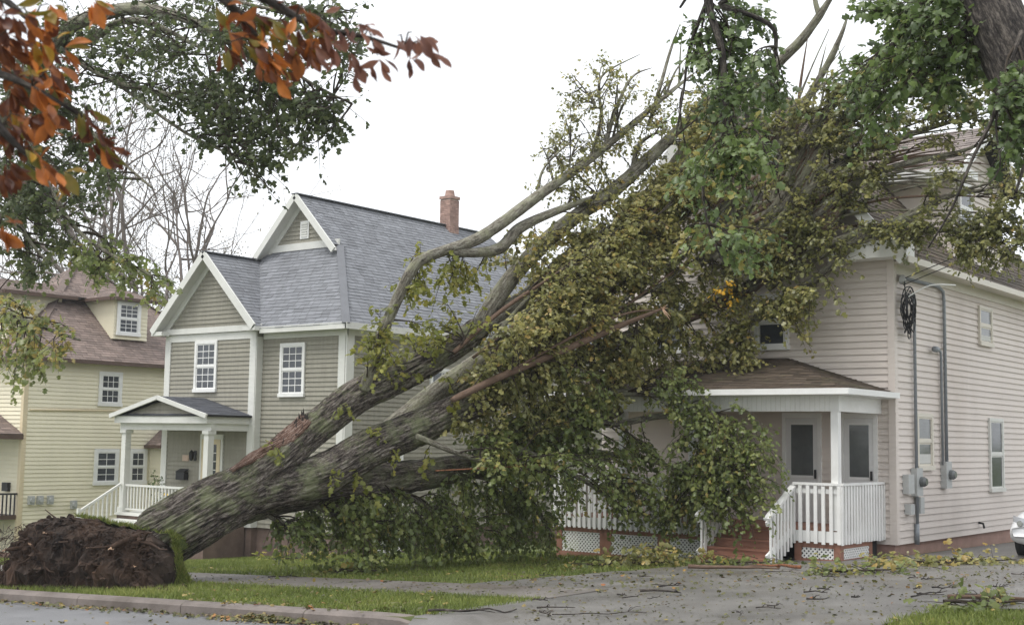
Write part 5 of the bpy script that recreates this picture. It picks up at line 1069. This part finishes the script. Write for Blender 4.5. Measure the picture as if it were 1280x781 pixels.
grow(fo, SK, [(90, 310), (150, 315), (200, 345), (195, 362), (120, 340)], 16, (11.2, 12.3), .6, 1.8, sprays=6, nl=7, size=.095, L=.35, droop=.2)
grow(fo, SK, [(0, 375), (60, 390), (110, 415), (80, 445), (30, 470), (0, 485)], 22, (11.2, 12.5), .8, 1.8, sprays=6, nl=7, size=.095, L=.38, droop=.25)
fo.finish(lm, 'leaf_hang', 'twig', small_template(), 'lower_leaves', 'lower_twigs')
# right-hand tree: leaning trunk and long hanging twigs
rt0 = (-1.45, 12.6, gz(-1.45, 12.6)); rt = thing('leaning_tree', 'dark-barked leaning tree whose hanging green twigs cross the pink house', 'tree', rt0); SK = []
tree_limb(rt, SK, 'trunk', [(-1.3, 12.6, rt0[2] - .1), (-1.6, 12.6, 1.2), (-2.4, 12.55, 3.2), (-3.6, 12.5, 5.72), (-4.0, 12.5, 6.67), (-4.7, 12.5, 8.2), (-5.0, 12.6, 10)], [.5, .4, .34, .30, .27, .22, .12], 'bark_dark', .05, 48, .02, .03)
for L in ([(1200, -60, 26, 12.5), (1100, -90, 22, 12.8), (1000, -70, 18, 13), (900, -60, 14, 13.2), (885, 0, 11, 13.3), (902, 60, 9, 13.3), (905, 115, 8, 13.3), (905, 160, 5, 13.3), (880, 225, 4, 13.2), (885, 280, 3, 13.1), (905, 330, 2, 13)],
          [(1000, -70, 12, 13), (960, -20, 8, 13.1), (900, 5, 7, 13.2), (940, 20, 6, 13.3), (968, 38, 6, 13.4), (968, 80, 4, 13.5), (965, 105, 2, 13.5)],
          [(885, 0, 7, 13.3), (862, 60, 4, 13.3), (855, 110, 3, 13.3), (845, 170, 2, 13.2)], [(905, 115, 4, 13.3), (930, 180, 3, 13.2), (935, 215, 1.5, 13.2)],
          [(1225, 0, 20, 12.5), (1180, -20, 14, 12.8), (1140, 20, 10, 13), (1110, 70, 6, 13.2), (1095, 120, 3, 13.3)], [(1235, 30, 14, 12.4), (1200, 40, 9, 12.6), (1170, 70, 6, 12.8), (1150, 110, 3, 12.9)],
          [(1278, 40, 8, 12.2), (1255, 100, 6, 12), (1240, 150, 5, 11.9), (1215, 200, 4, 11.9), (1190, 260, 3, 11.8), (1160, 310, 2, 11.8)], [(1250, 110, 5, 12), (1245, 160, 3, 11.9), (1250, 210, 2, 11.9), (1225, 240, 1.5, 11.9)], [(1290, 60, 12, 12.3), (1300, 130, 9, 12.2), (1285, 190, 6, 12.1), (1270, 240, 3, 12)], [(900, -60, 8, 13.2), (870, -20, 5, 13.4), (850, 10, 3, 13.5)]):
    P, R = pxl(L, 13); tree_limb(rt, SK, 'branch', P, R, 'bark_dark', .12, 8, .0, .0)
fo = Foliage()
grow(fo, SK, [(850, 0), (960, 10), (970, 60), (1000, 120), (960, 150), (900, 170), (870, 110)], 34, (12.6, 13.9), .4, 1.6, sprays=6, nl=7, size=.085, L=.32, droop=.25)
grow(fo, SK, [(855, 180), (920, 160), (960, 190), (940, 230), (990, 280), (1000, 320), (920, 340), (890, 300), (850, 290)], 30, (12.4, 13.6), .65, 1.8, sprays=6, nl=7, size=.085, L=.32, droop=.3)
grow(fo, SK, [(1090, 0), (1220, 0), (1240, 60), (1200, 120), (1120, 130), (1100, 60)], 42, (12.2, 13.6), .45, 1.6, sprays=7, nl=7, size=.085, L=.32, droop=.25)
grow(fo, SK, [(1250, 110), (1280, 110), (1290, 190), (1260, 190)], 14, (11.8, 12.6), .4, 1.6, sprays=6, nl=7, size=.08, L=.3, droop=.25)
grow(fo, SK, [(1040, 100), (1110, 60), (1130, 160), (1080, 180)], 14, (12.6, 13.6), .5, 1.6, sprays=5, nl=7, size=.08, L=.32, droop=.3)
fo.finish(rt, 'leaf_green', 'twig', small_template())
# a yellow sprig caught in the crown
fo = Foliage(); T = tp(905, 360, -2.0)
yl = thing('yellow_sprig', 'bright yellow leaf sprig caught in the fallen crown', 'leaves', tuple(T))
for i in range(5): fo.spray(T + rng.normal(0, .07, 3), unit(rng.normal(0, 1, 3)), .25, 7, .09, .5, .6)
ramp_mat('leaf_yellow', [(0, (.45, .27, .02)), (1, (.72, .42, .03))], .5, .3); fo.finish(yl, 'leaf_yellow', 'twig', small_template(), 'leaves', 'stems')
# foreground chestnut with rusty leaves
ct = thing('chestnut_tree', 'rust-orange autumn chestnut branch reaching in over the street', 'tree', (-6.4, 1.7, gz(-6.4, 1.7)))
def cpx(x, y, d): return CAM + ray(x, y) * d
SK = []
tree_limb(ct, SK, 'trunk', [(-6.4, 1.7, gz(-6.4, 1.7) - .1), (-6.35, 1.72, 2.0), (-6.2, 1.8, 3.6), (-5.9, 2.0, 5.2)], [.26, .22, .19, .12], 'bark_dark', .06, 24, .012, .02)
for L in ([(-6.1, 1.85, 4.2), tuple(cpx(-120, -60, 4.9)), tuple(cpx(120, -70, 4.7)), tuple(cpx(310, -10, 4.6)), tuple(cpx(370, 22, 4.6)), tuple(cpx(410, 38, 4.6)), tuple(cpx(455, 46, 4.6)), tuple(cpx(505, 62, 4.6))], [(-6.25, 1.78, 3.4), tuple(cpx(-150, 90, 4.8)), tuple(cpx(-20, 90, 4.6)), tuple(cpx(40, 110, 4.5)), tuple(cpx(110, 150, 4.5))], [tuple(cpx(-60, 90, 4.7)), tuple(cpx(0, 160, 4.5)), tuple(cpx(40, 200, 4.5))], [tuple(cpx(120, -70, 4.7)), tuple(cpx(250, -20, 4.6)), tuple(cpx(300, 20, 4.6)), tuple(cpx(330, 60, 4.6))], [tuple(cpx(-120, -60, 4.9)), tuple(cpx(-10, -10, 4.6)), tuple(cpx(40, 30, 4.5))], [tuple(cpx(-100, 150, 4.7)), tuple(cpx(-30, 250, 4.5)), tuple(cpx(0, 280, 4.5))]):
    tree_limb(ct, SK, 'branch', L, list(np.linspace(.028, .005, len(L))), 'bark_dark', .05, 7, .0, .0)
def leaflet(mat, sd):
    o = [(0, 0), (.12, .04), (.25, .1), (.4, .16), (.55, .2), (.68, .215), (.8, .18), (.9, .1), (1, 0)]; V = []; Fs = []; cu = random.uniform(.1, .5)
    for x, y in o:
        for yy in (-y, -y * .5, 0, y * .5, y): V.append((x, yy + .03 * math.sin(x * 5 + sd), .45 * abs(yy) - cu * x * x + .035 * noise.noise(Vector((x * 6, yy * 14, sd * 3.7)))))
    for i in range(len(o) - 1):
        for k in range(4): b = i * 5 + k; Fs.append((b, b + 1, b + 6, b + 5))
    m = MB(); m.add(V, Fs); return m.mesh('leaf', mat, smooth=True)
LM = {k: [leaflet(k, i + 1) for i in range(5)] for k in ('leaf_orange', 'leaf_purple', 'leaf_olive')}
cl = [(20, 12, 0), (45, 45, 0), (5, 20, 0), (30, 70, 0), (0, 80, 0), (70, 60, 0), (35, 25, 0), (0, 150, 0), (0, 215, 0), (30, 185, 2), (75, 215, 2), (130, 178, 0), (105, 135, 2), (60, 130, 0), (12, 55, 0), (55, 75, 0), (20, 95, 0), (10, 130, 0), (45, 135, 0), (20, 165, 0), (95, 150, 0), (115, 168, 0), (60, 100, 0), (12, 200, 2), (45, 205, 0), (0, 275, 0), (60, 5, 0), (112, -2, 0), (272, 5, 2), (285, 35, 0), (280, 55, 0), (312, 22, 2), (325, 72, 0), (342, 80, 0), (320, 50, 0), (345, 15, 0), (330, 30, 2), (360, 48, 0), (378, 12, 0), (375, 50, 0), (398, 20, 1), (408, 50, 1), (388, 62, 1), (425, 30, 1), (435, 60, 1), (445, 35, 1), (465, 48, 1), (440, 80, 1), (472, 70, 1), (497, 45, 1), (512, 68, 1), (535, 62, 1), (515, 40, 1), (15, 40, 0), (40, 100, 0), (10, 110, 0), (70, 90, 0), (0, 45, 0), (25, 145, 0), (298, 12, 0), (335, 62, 0), (365, 30, 0), (390, 40, 0), (305, 45, 2)]
S = np.concatenate(SK); pet = []; extra = {}; count = 0; random.shuffle(cl)
for (px, py, kind) in cl:
    p = cpx(px, py, 4.5 + random.uniform(-.1, .15)); j = int(np.argmin(np.linalg.norm(S - p, axis=1))); q = S[j]
    if np.linalg.norm(q - p) < .8: pet.append((np.array([q, (p + q) / 2 + [0, 0, .03], p]), np.array([.004, .003, .002])))
    out = unit(np.array(CR) * (1 if px > 200 else .6) + rng.normal(0, .3, 3)); nl = 5 if kind == 1 else 8
    for k in range(nl):
        a = (k - (nl - 1) / 2) / nl * 2.6; d = out * math.cos(a) + np.cross(out, CW) * math.sin(a); d = Vector(unit(d * .75 + np.array([0, 0, -.75]) + rng.normal(0, .28, 3)))
        nn = Vector(unit(-CW * .6 + np.array([0, 0, .5]) + rng.normal(0, .6, 3))); y = nn.cross(d).normalized(); z = d.cross(y)
        mt = ('leaf_orange' if random.random() < .88 else 'leaf_olive', 'leaf_purple', 'leaf_olive' if random.random() < .5 else 'leaf_orange')[kind]
        sc = random.uniform(.055, .1) * (.9 if kind == 1 else 1); M = Matrix(((d.x, y.x, z.x, 0), (d.y, y.y, z.y, 0), (d.z, y.z, z.z, 0), (0, 0, 0, 1))) @ Matrix.Diagonal((sc, sc * random.uniform(.7, 1.15), sc, 1)); M.translation = Vector(p) + d * .02 + Vector(rng.normal(0, .012, 3)) - ORG[ct.name]; me = random.choice(LM[mt]); count += 1
        if count <= 295: o = link('leaf', me, ct); o.matrix_local = M
        else:
            mb = extra.setdefault(mt, MB()); mb.add([M @ v.co for v in me.vertices], [tuple(f.vertices) for f in me.polygons])
for mt, mb in extra.items(): tag(link('leaf_mass', mb.mesh('leaf_mass', mt, smooth=True), ct), kind='stuff')
tag(tubes_mesh('petioles', pet, 'twig', ct, 5), kind='stuff')
# far bare trees behind the cream house
def far_tree(base, H, label, seed, lean=(0, 0), leafn=5):
    random.seed(seed); t = thing('bare_tree', label, 'tree', tuple(base), 'far trees behind the cream house'); lines = []; tips = []
    def rec(p, d, L, r, k):
        n = 5; q = [np.array(p)]; dd = np.array(d)
        for i in range(n): dd = unit(dd + rng.normal(0, .09, 3) + np.array([0, 0, .03])); q.append(q[-1] + dd * L / n)
        lines.append((np.array(q), np.linspace(r, r * .6, n + 1)))
        if k == 0: tips.append(q[-1]); tips.append(q[3]); return
        for i in range(random.choice((2, 3, 3))):
            b = q[random.randint(2, n)] if i else q[-1]; nd = unit(dd + rng.normal(0, .42, 3)); rec(b, nd, L * random.uniform(.62, .85), r * random.uniform(.5, .68), k - 1)
    b = np.array(base); trunk_top = b + np.array([lean[0], lean[1], H * .28]); bark_tube('trunk', [b - [0, 0, .2], (b + trunk_top) / 2, trunk_top], [H * .022, H * .018, H * .016], 'bark_far', t, .4, 10, .01)
    for i in range(5): rec(trunk_top - np.array([0, 0, .3 * i]), unit(np.array([math.cos(i * 1.9) * .55, math.sin(i * 1.9) * .55, 1.0])), H * .25, H * .009, 5)
    tag(tubes_mesh('branches', lines, 'bark_far', t, 4), kind='stuff'); tp_ = np.array(tips); idx = rng.integers(0, len(tp_), len(tp_) * leafn); n = len(idx)
    leaves_mesh('crown', tp_[idx] + rng.normal(0, .18, (n, 3)), rng.normal(0, 1, (n, 3)), rng.normal(0, 1, (n, 3)), rng.uniform(.06, .13, n), rng.random(n), 'leaf_far', t, tiny_template())
b = atY(150, 400, 40); far_tree((b[0], 40, gz(b[0], 40)), 25, 'tall half-bare grey tree spreading behind the cream house roof', 3, (.6, 0), 2)
b = atY(30, 400, 50); far_tree((b[0], 50, gz(b[0], 50)), 25, 'thinner half-bare tree behind the front dormer of the cream house', 5, (-.5, 0), 5)
b = atY(262, 400, 47); far_tree((b[0], 47, gz(b[0], 47)), 18, 'low brownish half-bare tree between the cream house and grey house', 8, (.3, 0), 6)
random.seed(21)

# ------------------------------------------------------------------ garden shed between the houses
sz0 = gz(-27, 41); sh = thing('garden_shed', 'small white gabled shed behind the pink house porch', 'shed', (-27, 41, sz0))
m = MB(); m.prism([(-29, 40, sz0), (-25.5, 40, sz0), (-25.5, 40, 2.3), (-27.25, 40, 3.5), (-29, 40, 2.3)], (0, 3.5, 0)); m.build('wall', 'white_paint', sh)
slab_roof(sh, [[(-25.2, 39.7, 2.15), (-25.2, 43.8, 2.15), (-27.25, 43.8, 3.58), (-27.25, 39.7, 3.58)], [(-29.3, 43.8, 2.15), (-29.3, 39.7, 2.15), (-27.25, 39.7, 3.58), (-27.25, 43.8, 3.58)]], 'roof_grey', .06)
m = MB(); m.beam((-27.25, 39.68, 3.5), (-25.15, 39.68, 2.05), .04, .16); m.beam((-27.25, 39.68, 3.5), (-29.35, 39.68, 2.05), .04, .16); m.split('rake_board', 'white_paint', sh)
m = MB(); m.box(-27.9, -26.6, 39.93, 39.99, sz0, 1.3); m.build('door', 'door_white', sh)

# ------------------------------------------------------------------ parked car
def car(x0, y0, z0):
    c = thing('parked_car', 'white car parked on the driveway beside the pink house', 'car', (x0 + .88, y0 + 2.2, z0)); W = 1.76; cx = x0 + W / 2
    # body: stations along the car (nose at y0) -> half widths at heights
    st = [(0, .42, .62, .60, .74), (.12, .22, .74, .64, .84), (.45, .20, .86, .80, .88), (1.2, .20, .94, .84, .88), (1.5, .20, .97, .84, .88), (3.7, .20, .99, .84, .88), (4.2, .24, .97, .80, .86), (4.4, .42, .85, .74, .8)]
    V = []; Fs = []
    for (y, zb, zt, wt, wb) in st:
        ring = [(-wb * .96, zb), (-wb, zb + (zt - zb) * .35), (-wb, zb + (zt - zb) * .7), (-wt, zt - .03), (-wt * .6, zt + .015), (0, zt + .03), (wt * .6, zt + .015), (wt, zt - .03), (wb, zb + (zt - zb) * .7), (wb, zb + (zt - zb) * .35), (wb * .96, zb)]
        for u, z in ring: V.append((cx + u, y0 + y, z0 + z))
    n = 11
    for i in range(len(st) - 1):
        for k in range(n): Fs.append((i * n + k, i * n + (k + 1) % n, (i + 1) * n + (k + 1) % n, (i + 1) * n + k))
    Fs += [tuple(range(n)), tuple((len(st) - 1) * n + k for k in range(n))[::-1]]
    m = MB(); m.add(V, Fs); body = m.build('body', 'car_white', c, True); bv = body.modifiers.new('s', 'SUBSURF'); bv.levels = 1; bv.render_levels = 2
    V = []; Fs = []
    for y, z, wd in ((1.15, .93, .80), (1.75, 1.36, .62), (2.2, 1.44, .62), (3.0, 1.42, .62), (3.75, 1.12, .68), (4.05, .98, .72)):
        V += [(cx - wd - .04, y0 + y, z0 + .9), (cx - wd, y0 + y, z0 + z), (cx, y0 + y, z0 + z + .03), (cx + wd, y0 + y, z0 + z), (cx + wd + .04, y0 + y, z0 + .9)]
    for i in range(5):
        for k in range(4): Fs.append((i * 5 + k, i * 5 + k + 1, (i + 1) * 5 + k + 1, (i + 1) * 5 + k))
    m = MB(); m.add(V, Fs); m.build('cabin', 'glass', c, True)
    m = MB(); m.box(cx - .6, cx + .6, y0 + 1.8, y0 + 3.1, z0 + 1.43, z0 + 1.475); m.build('roof', 'car_white', c)
    for sx in (-1, 1):
        for yy in (.85, 3.5):
            m = MB(); a = cx + sx * .86; m.tube([(a - sx * .2, y0 + yy, z0 + .32), (a - sx * .18, y0 + yy, z0 + .32), (a, y0 + yy, z0 + .32), (a + sx * .02, y0 + yy, z0 + .32)], [.28, .32, .32, .27], 24); wh = m.build('wheel', 'rubber', c, True)
            m = MB(); m.tube([(a, y0 + yy, z0 + .32), (a + sx * .028, y0 + yy, z0 + .32)], [.2, .19], 16); m.build('rim', 'chrome', wh)
        m = MB(); V = []; 
        for i in range(7):
            for j in range(5):
                f = i / 6; g = j / 4; V.append((cx + sx * (.34 + .46 * f), y0 - .01 + .30 * f ** 2.2 - .02 * math.sin(math.pi * f) - .015 * math.sin(math.pi * g), z0 + .58 + .15 * g + .06 * f))
        m.add(V, [(i * 5 + j, (i + 1) * 5 + j, (i + 1) * 5 + j + 1, i * 5 + j + 1) for i in range(6) for j in range(4)]); m.build('headlight', 'lamp_glass', c, True)
        m = MB(); m.tube([(cx + sx * .6, y0 + .0, z0 + .66), (cx + sx * .6, y0 + .06, z0 + .66)], .055, 14); m.build('headlamp_bulb', 'chrome', c)
        m = MB(); m.box(cx + sx * .82, cx + sx * .9, y0 + 1.35, y0 + 1.45, z0 + .93, z0 + 1.06); m.build('mirror', 'car_white', c)
    m = MB(); m.box(cx - .33, cx + .33, y0 - .03, y0 + .03, z0 + .5, z0 + .62); m.build('grille', 'black_metal', c)
car(-7.74, 24.6, gz(-7, 25) - .04)

# ------------------------------------------------------------------ debris
def ground_at(px, py):
    d = ray(px, py); t = 5.0
    for i in range(60):
        P = CAM + d * t; e = P[2] - gz(P[0], P[1]) - .025
        if abs(e) < .002: break
        t += e / max(-d[2] + .02, .02) * .7
    return P
TW = 'small dark broken twig lying on the wet driveway'
def stick(P, L, ang, r, mat, name, label, group, kinks=4, fork=True):
    pts = []; p = np.array(P); a = ang
    for i in range(kinks + 1):
        pts.append((p[0], p[1], gz(p[0], p[1]) + .03 + r + random.uniform(0, .02))); p = p + np.array([math.cos(a), math.sin(a), 0]) * L / kinks; a += random.gauss(0, .3)
    root = thing(name, label, 'branch' if 'branch' in name else 'twig', tuple(pts[0]), group); bark_tube('stem', pts, list(np.linspace(r, r * .4, len(pts))), mat, root, .1, 6)
    if fork:
        for i in range(random.randint(1, 3)):
            b = np.array(pts[random.randint(1, kinks - 1)]); s = a + random.choice((-1, 1)) * random.uniform(.4, .9); l2 = L * random.uniform(.2, .4); e = b + np.array([math.cos(s) * l2, math.sin(s) * l2, random.uniform(0, .05)]); e[2] = max(e[2], gz(e[0], e[1]) + .03); bark_tube('side_twig', [b, (b + e) / 2 + [0, 0, .02], e], [r * .6, r * .45, r * .2], mat, root, .1, 5)
    return root
random.seed(33)
for i in range(34):
    px, py = random.uniform(660, 1270), random.uniform(715, 772)
    if px > 1040 and py > 748: py -= 25
    P = ground_at(px, py); stick(P, random.choice((.15, .22, .3, .5)), random.uniform(-.5, 1.4), random.choice((.006, .009, .012)), 'bark_dark', 'fallen_twig', TW, 'twigs scattered on the driveway')
P = ground_at(535, 777); stick(P, 1.1, .55, .018, 'bark_dark', 'fallen_branch', 'long black forked branch lying at the end of the kerb', None, 6)
P = ground_at(800, 741); stick(P, .75, .3, .02, 'bark_dark', 'fallen_branch', 'short thick dark branch lying on the middle of the driveway', None)
P = ground_at(860, 712); stick(P, 1.6, .45, .04, 'bark_brown', 'fallen_branch', 'thick brown branch lying in front of the porch steps', None, 5)
P = ground_at(1000, 712); stick(P, 1.0, 2.5, .035, 'splinter', 'fallen_branch', 'split orange branch propped beside the porch stair railing', None, 4, False)
P = ground_at(1185, 751); stick(P, 1.5, .6, .03, 'bark_brown', 'fallen_branch', 'brown branch lying on the grass patch beside the driveway', None, 5)
P = ground_at(335, 722); stick(P, .5, .6, .012, 'bark_dark', 'fallen_branch', 'short dark twig lying on the sidewalk beside the trunk', None, 4)
P = ground_at(690, 770); stick(P, 1.1, .5, .008, 'bark_dark', 'fallen_branch', 'thin dark twig crossing the apron at the foot of the driveway', None, 5)
def leafy(px, py, w_, h, n, label, mat='leaf_hang', size=.1):
    P = ground_at(px, py); root = thing('leafy_debris', label, 'branch', tuple(P), 'leafy branches broken off the tree'); fo = Foliage()
    for i in range(n):
        a = rng.normal(0, w_ * .45); b = rng.normal(0, .3); x, y = P[0] + a * .8 + b * .5, P[1] + a * .55 + b; 
        if y > HY - .2 and x < HX1 + .15: y = HY - .3
        if QX0 < x < QX1 and y > QY - .25: y = QY - .3
        q = np.array([x, y, gz(x, y) + .03 + abs(rng.normal(0, h * .5))]); fo.spray(q, unit(np.array([rng.normal(), rng.normal(), rng.normal(0, .35)])), .4, 8, size, .15, rng.uniform(.3, .95))
    pts = np.array([P + np.array([t * w_ * .5, t * w_ * .35, .0]) for t in np.linspace(-1, 1, 8)]); pts[:, 2] = [gz(a, b) + .05 + .05 * random.random() for a, b in pts[:, :2]]; fo.lines.append((pts, np.linspace(.025, .008, 8)))
    fo.finish(root, mat, 'twig', small_template(), 'leaves', 'stems')
leafy(800, 706, 1.0, .35, 60, 'bushy broken bough heaped against the porch lattice', 'leaf_fallen'); leafy(755, 708, .6, .15, 20, 'flat leafy sprig on the lawn edge before the lattice')
leafy(1075, 716, 1.0, .12, 34, 'leafy spray lying below the corner of the porch railing'); leafy(1150, 706, 1.2, .16, 46, 'leafy bough lying along the pink foundation', 'leaf_fallen'); leafy(1215, 703, 1.1, .12, 40, 'leafy sprays lying before the white car', 'leaf_fallen')
leafy(370, 700, .9, .25, 34, 'leafy bough lying on the lawn under the trunk', 'leaf_sprig'); leafy(440, 716, .7, .1, 20, 'small leafy sprig beside the sidewalk'); leafy(925, 705, 1.0, .08, 26, 'low leafy litter at the foot of the porch steps'); leafy(1235, 757, .8, .1, 22, 'leafy sprig on the grass patch beside the driveway')
leafy(570, 692, 1.4, .25, 46, 'leafy heap pressed on the lawn beneath the hanging boughs')
# loose leaves
def litter():
    P = []; 
    def put(n, f):
        for i in range(n):
            px, py = f(); q = ground_at(px, py); P.append((q[0], q[1], gz(q[0], q[1]) + .035 + random.random() * .02))
    put(500, lambda: (random.uniform(240, 860), random.uniform(694, 740))); put(260, lambda: (random.uniform(230, 560), random.uniform(738, 766))); put(420, lambda: (random.uniform(660, 1280), random.uniform(703, 735)))
    put(110, lambda: (random.uniform(640, 1280), random.uniform(735, 781)))
    for i in range(620):
        x = random.uniform(-21, -9.5); y = KERB_Y - abs(random.gauss(.03, .16)) - .02; P.append((x, y, gz(x, y) + .02 + random.random() * .03))
    for i in range(300):
        x = random.gauss(-12.6, .35); y = KERB_Y - abs(random.gauss(.05, .1)); P.append((x, y, gz(x, y) + .02 + random.random() * .06))
    for i in range(90):
        x = random.uniform(-21, -9); y = random.uniform(9, KERB_Y - .1); P.append((x, y, gz(x, y) + .012 + random.random() * .01))
    P = np.array(P); n = len(P); leaves_mesh('leaf_litter', P, np.concatenate([rng.normal(0, 1, (n, 2)), rng.normal(0, .15, (n, 1))], 1), np.array([0, 0, 1.0]) + rng.normal(0, .35, (n, 3)), rng.uniform(.035, .085, n), rng.random(n) ** 1.3, 'litter', None, small_template())
    Q = []
    for i in range(3600):
        if i < 2500: px, py = random.uniform(640, 1280), 705 + 75 * random.random() ** 1.5
        else: px, py = random.uniform(240, 640), random.uniform(718, 745)
        q = ground_at(px, py); Q.append((q[0], q[1], gz(q[0], q[1]) + .036))
    Q = np.array(Q); n = len(Q); leaves_mesh('bark_crumbs', Q, np.concatenate([rng.normal(0, 1, (n, 2)), rng.normal(0, .1, (n, 1))], 1), np.array([0, 0, 1.0]) + rng.normal(0, .3, (n, 3)), rng.uniform(.012, .05, n), np.clip(rng.normal(.35, .25, n), 0, .72), 'litter', None, tiny_template())
    tag(bpy.data.objects['bark_crumbs'], 'fine bark crumbs and torn leaf bits strewn on driveway and sidewalk', 'debris', kind='stuff')
    tag(bpy.data.objects['leaf_litter'], 'loose wet leaves scattered on lawn, driveway and gutter', 'leaves', kind='stuff')
litter()
# shrub and yellow flowers by the grey porch
pt = thing('porch_shrub', 'small dark shrub with yellow flowers behind the grey porch railing', 'shrub', (-32.3, 23.9, DZ)); fo = Foliage()
for i in range(26): fo.spray(np.array([-32.3 + rng.normal(0, .1), 23.9 + rng.normal(0, .1), DZ + rng.uniform(.1, 1.0)]), unit(np.array([rng.normal(0, .4), rng.normal(0, .4), 1])), .25, 7, .06, .1, .4)
fo.finish(pt, 'leaf_green', 'twig', small_template(), 'foliage', 'stems')
m = MB()
for i in range(14):
    q = Vector((-31.7 + random.gauss(0, .12), 23.8, DZ + random.uniform(.1, .6))); m.tube([q, q + Vector((0, 0, .05))], [.05, .02], 6)
m.build('flowers', 'flower', pt)
# weeds along the lawn by the plate
wd = thing('weed_clump', 'yellow-green weeds growing beside the grey porch steps', 'weeds', (-32, 21.5, gz(-32, 21.5))); fo = Foliage()
for i in range(50): x, y = -31.5 + rng.normal(0, .6), 21.5 + rng.normal(0, .5); fo.spray(np.array([x, y, gz(x, y)]), unit(np.array([rng.normal(0, .3), rng.normal(0, .3), 1])), .5, 8, .08, .1, .6)
fo.finish(wd, 'leaf_sprig', 'twig', small_template(), 'foliage', 'stems')
# ------------------------------------------------------------------ drizzle haze
HAZE = .0005
if HAZE:
    m = MB(); m.box(-420, 420, -320, 420, -5.2, 15.5); hz = tag(m.build('haze'), 'thin pale rain haze filling the street', kind='stuff')
    hm = bpy.data.materials.new('haze'); hm.use_nodes = True; n = hm.node_tree; n.nodes.remove(n.nodes['Principled BSDF']); pv = n.nodes.new('ShaderNodeVolumePrincipled'); pv.inputs['Color'].default_value = (.93, .95, 1, 1); pv.inputs['Density'].default_value = HAZE; pv.inputs['Anisotropy'].default_value = .3
    n.links.new(pv.outputs[0], n.nodes['Material Output'].inputs['Volume']); hz.data.materials.append(hm); SC.cycles.volume_bounces = 1
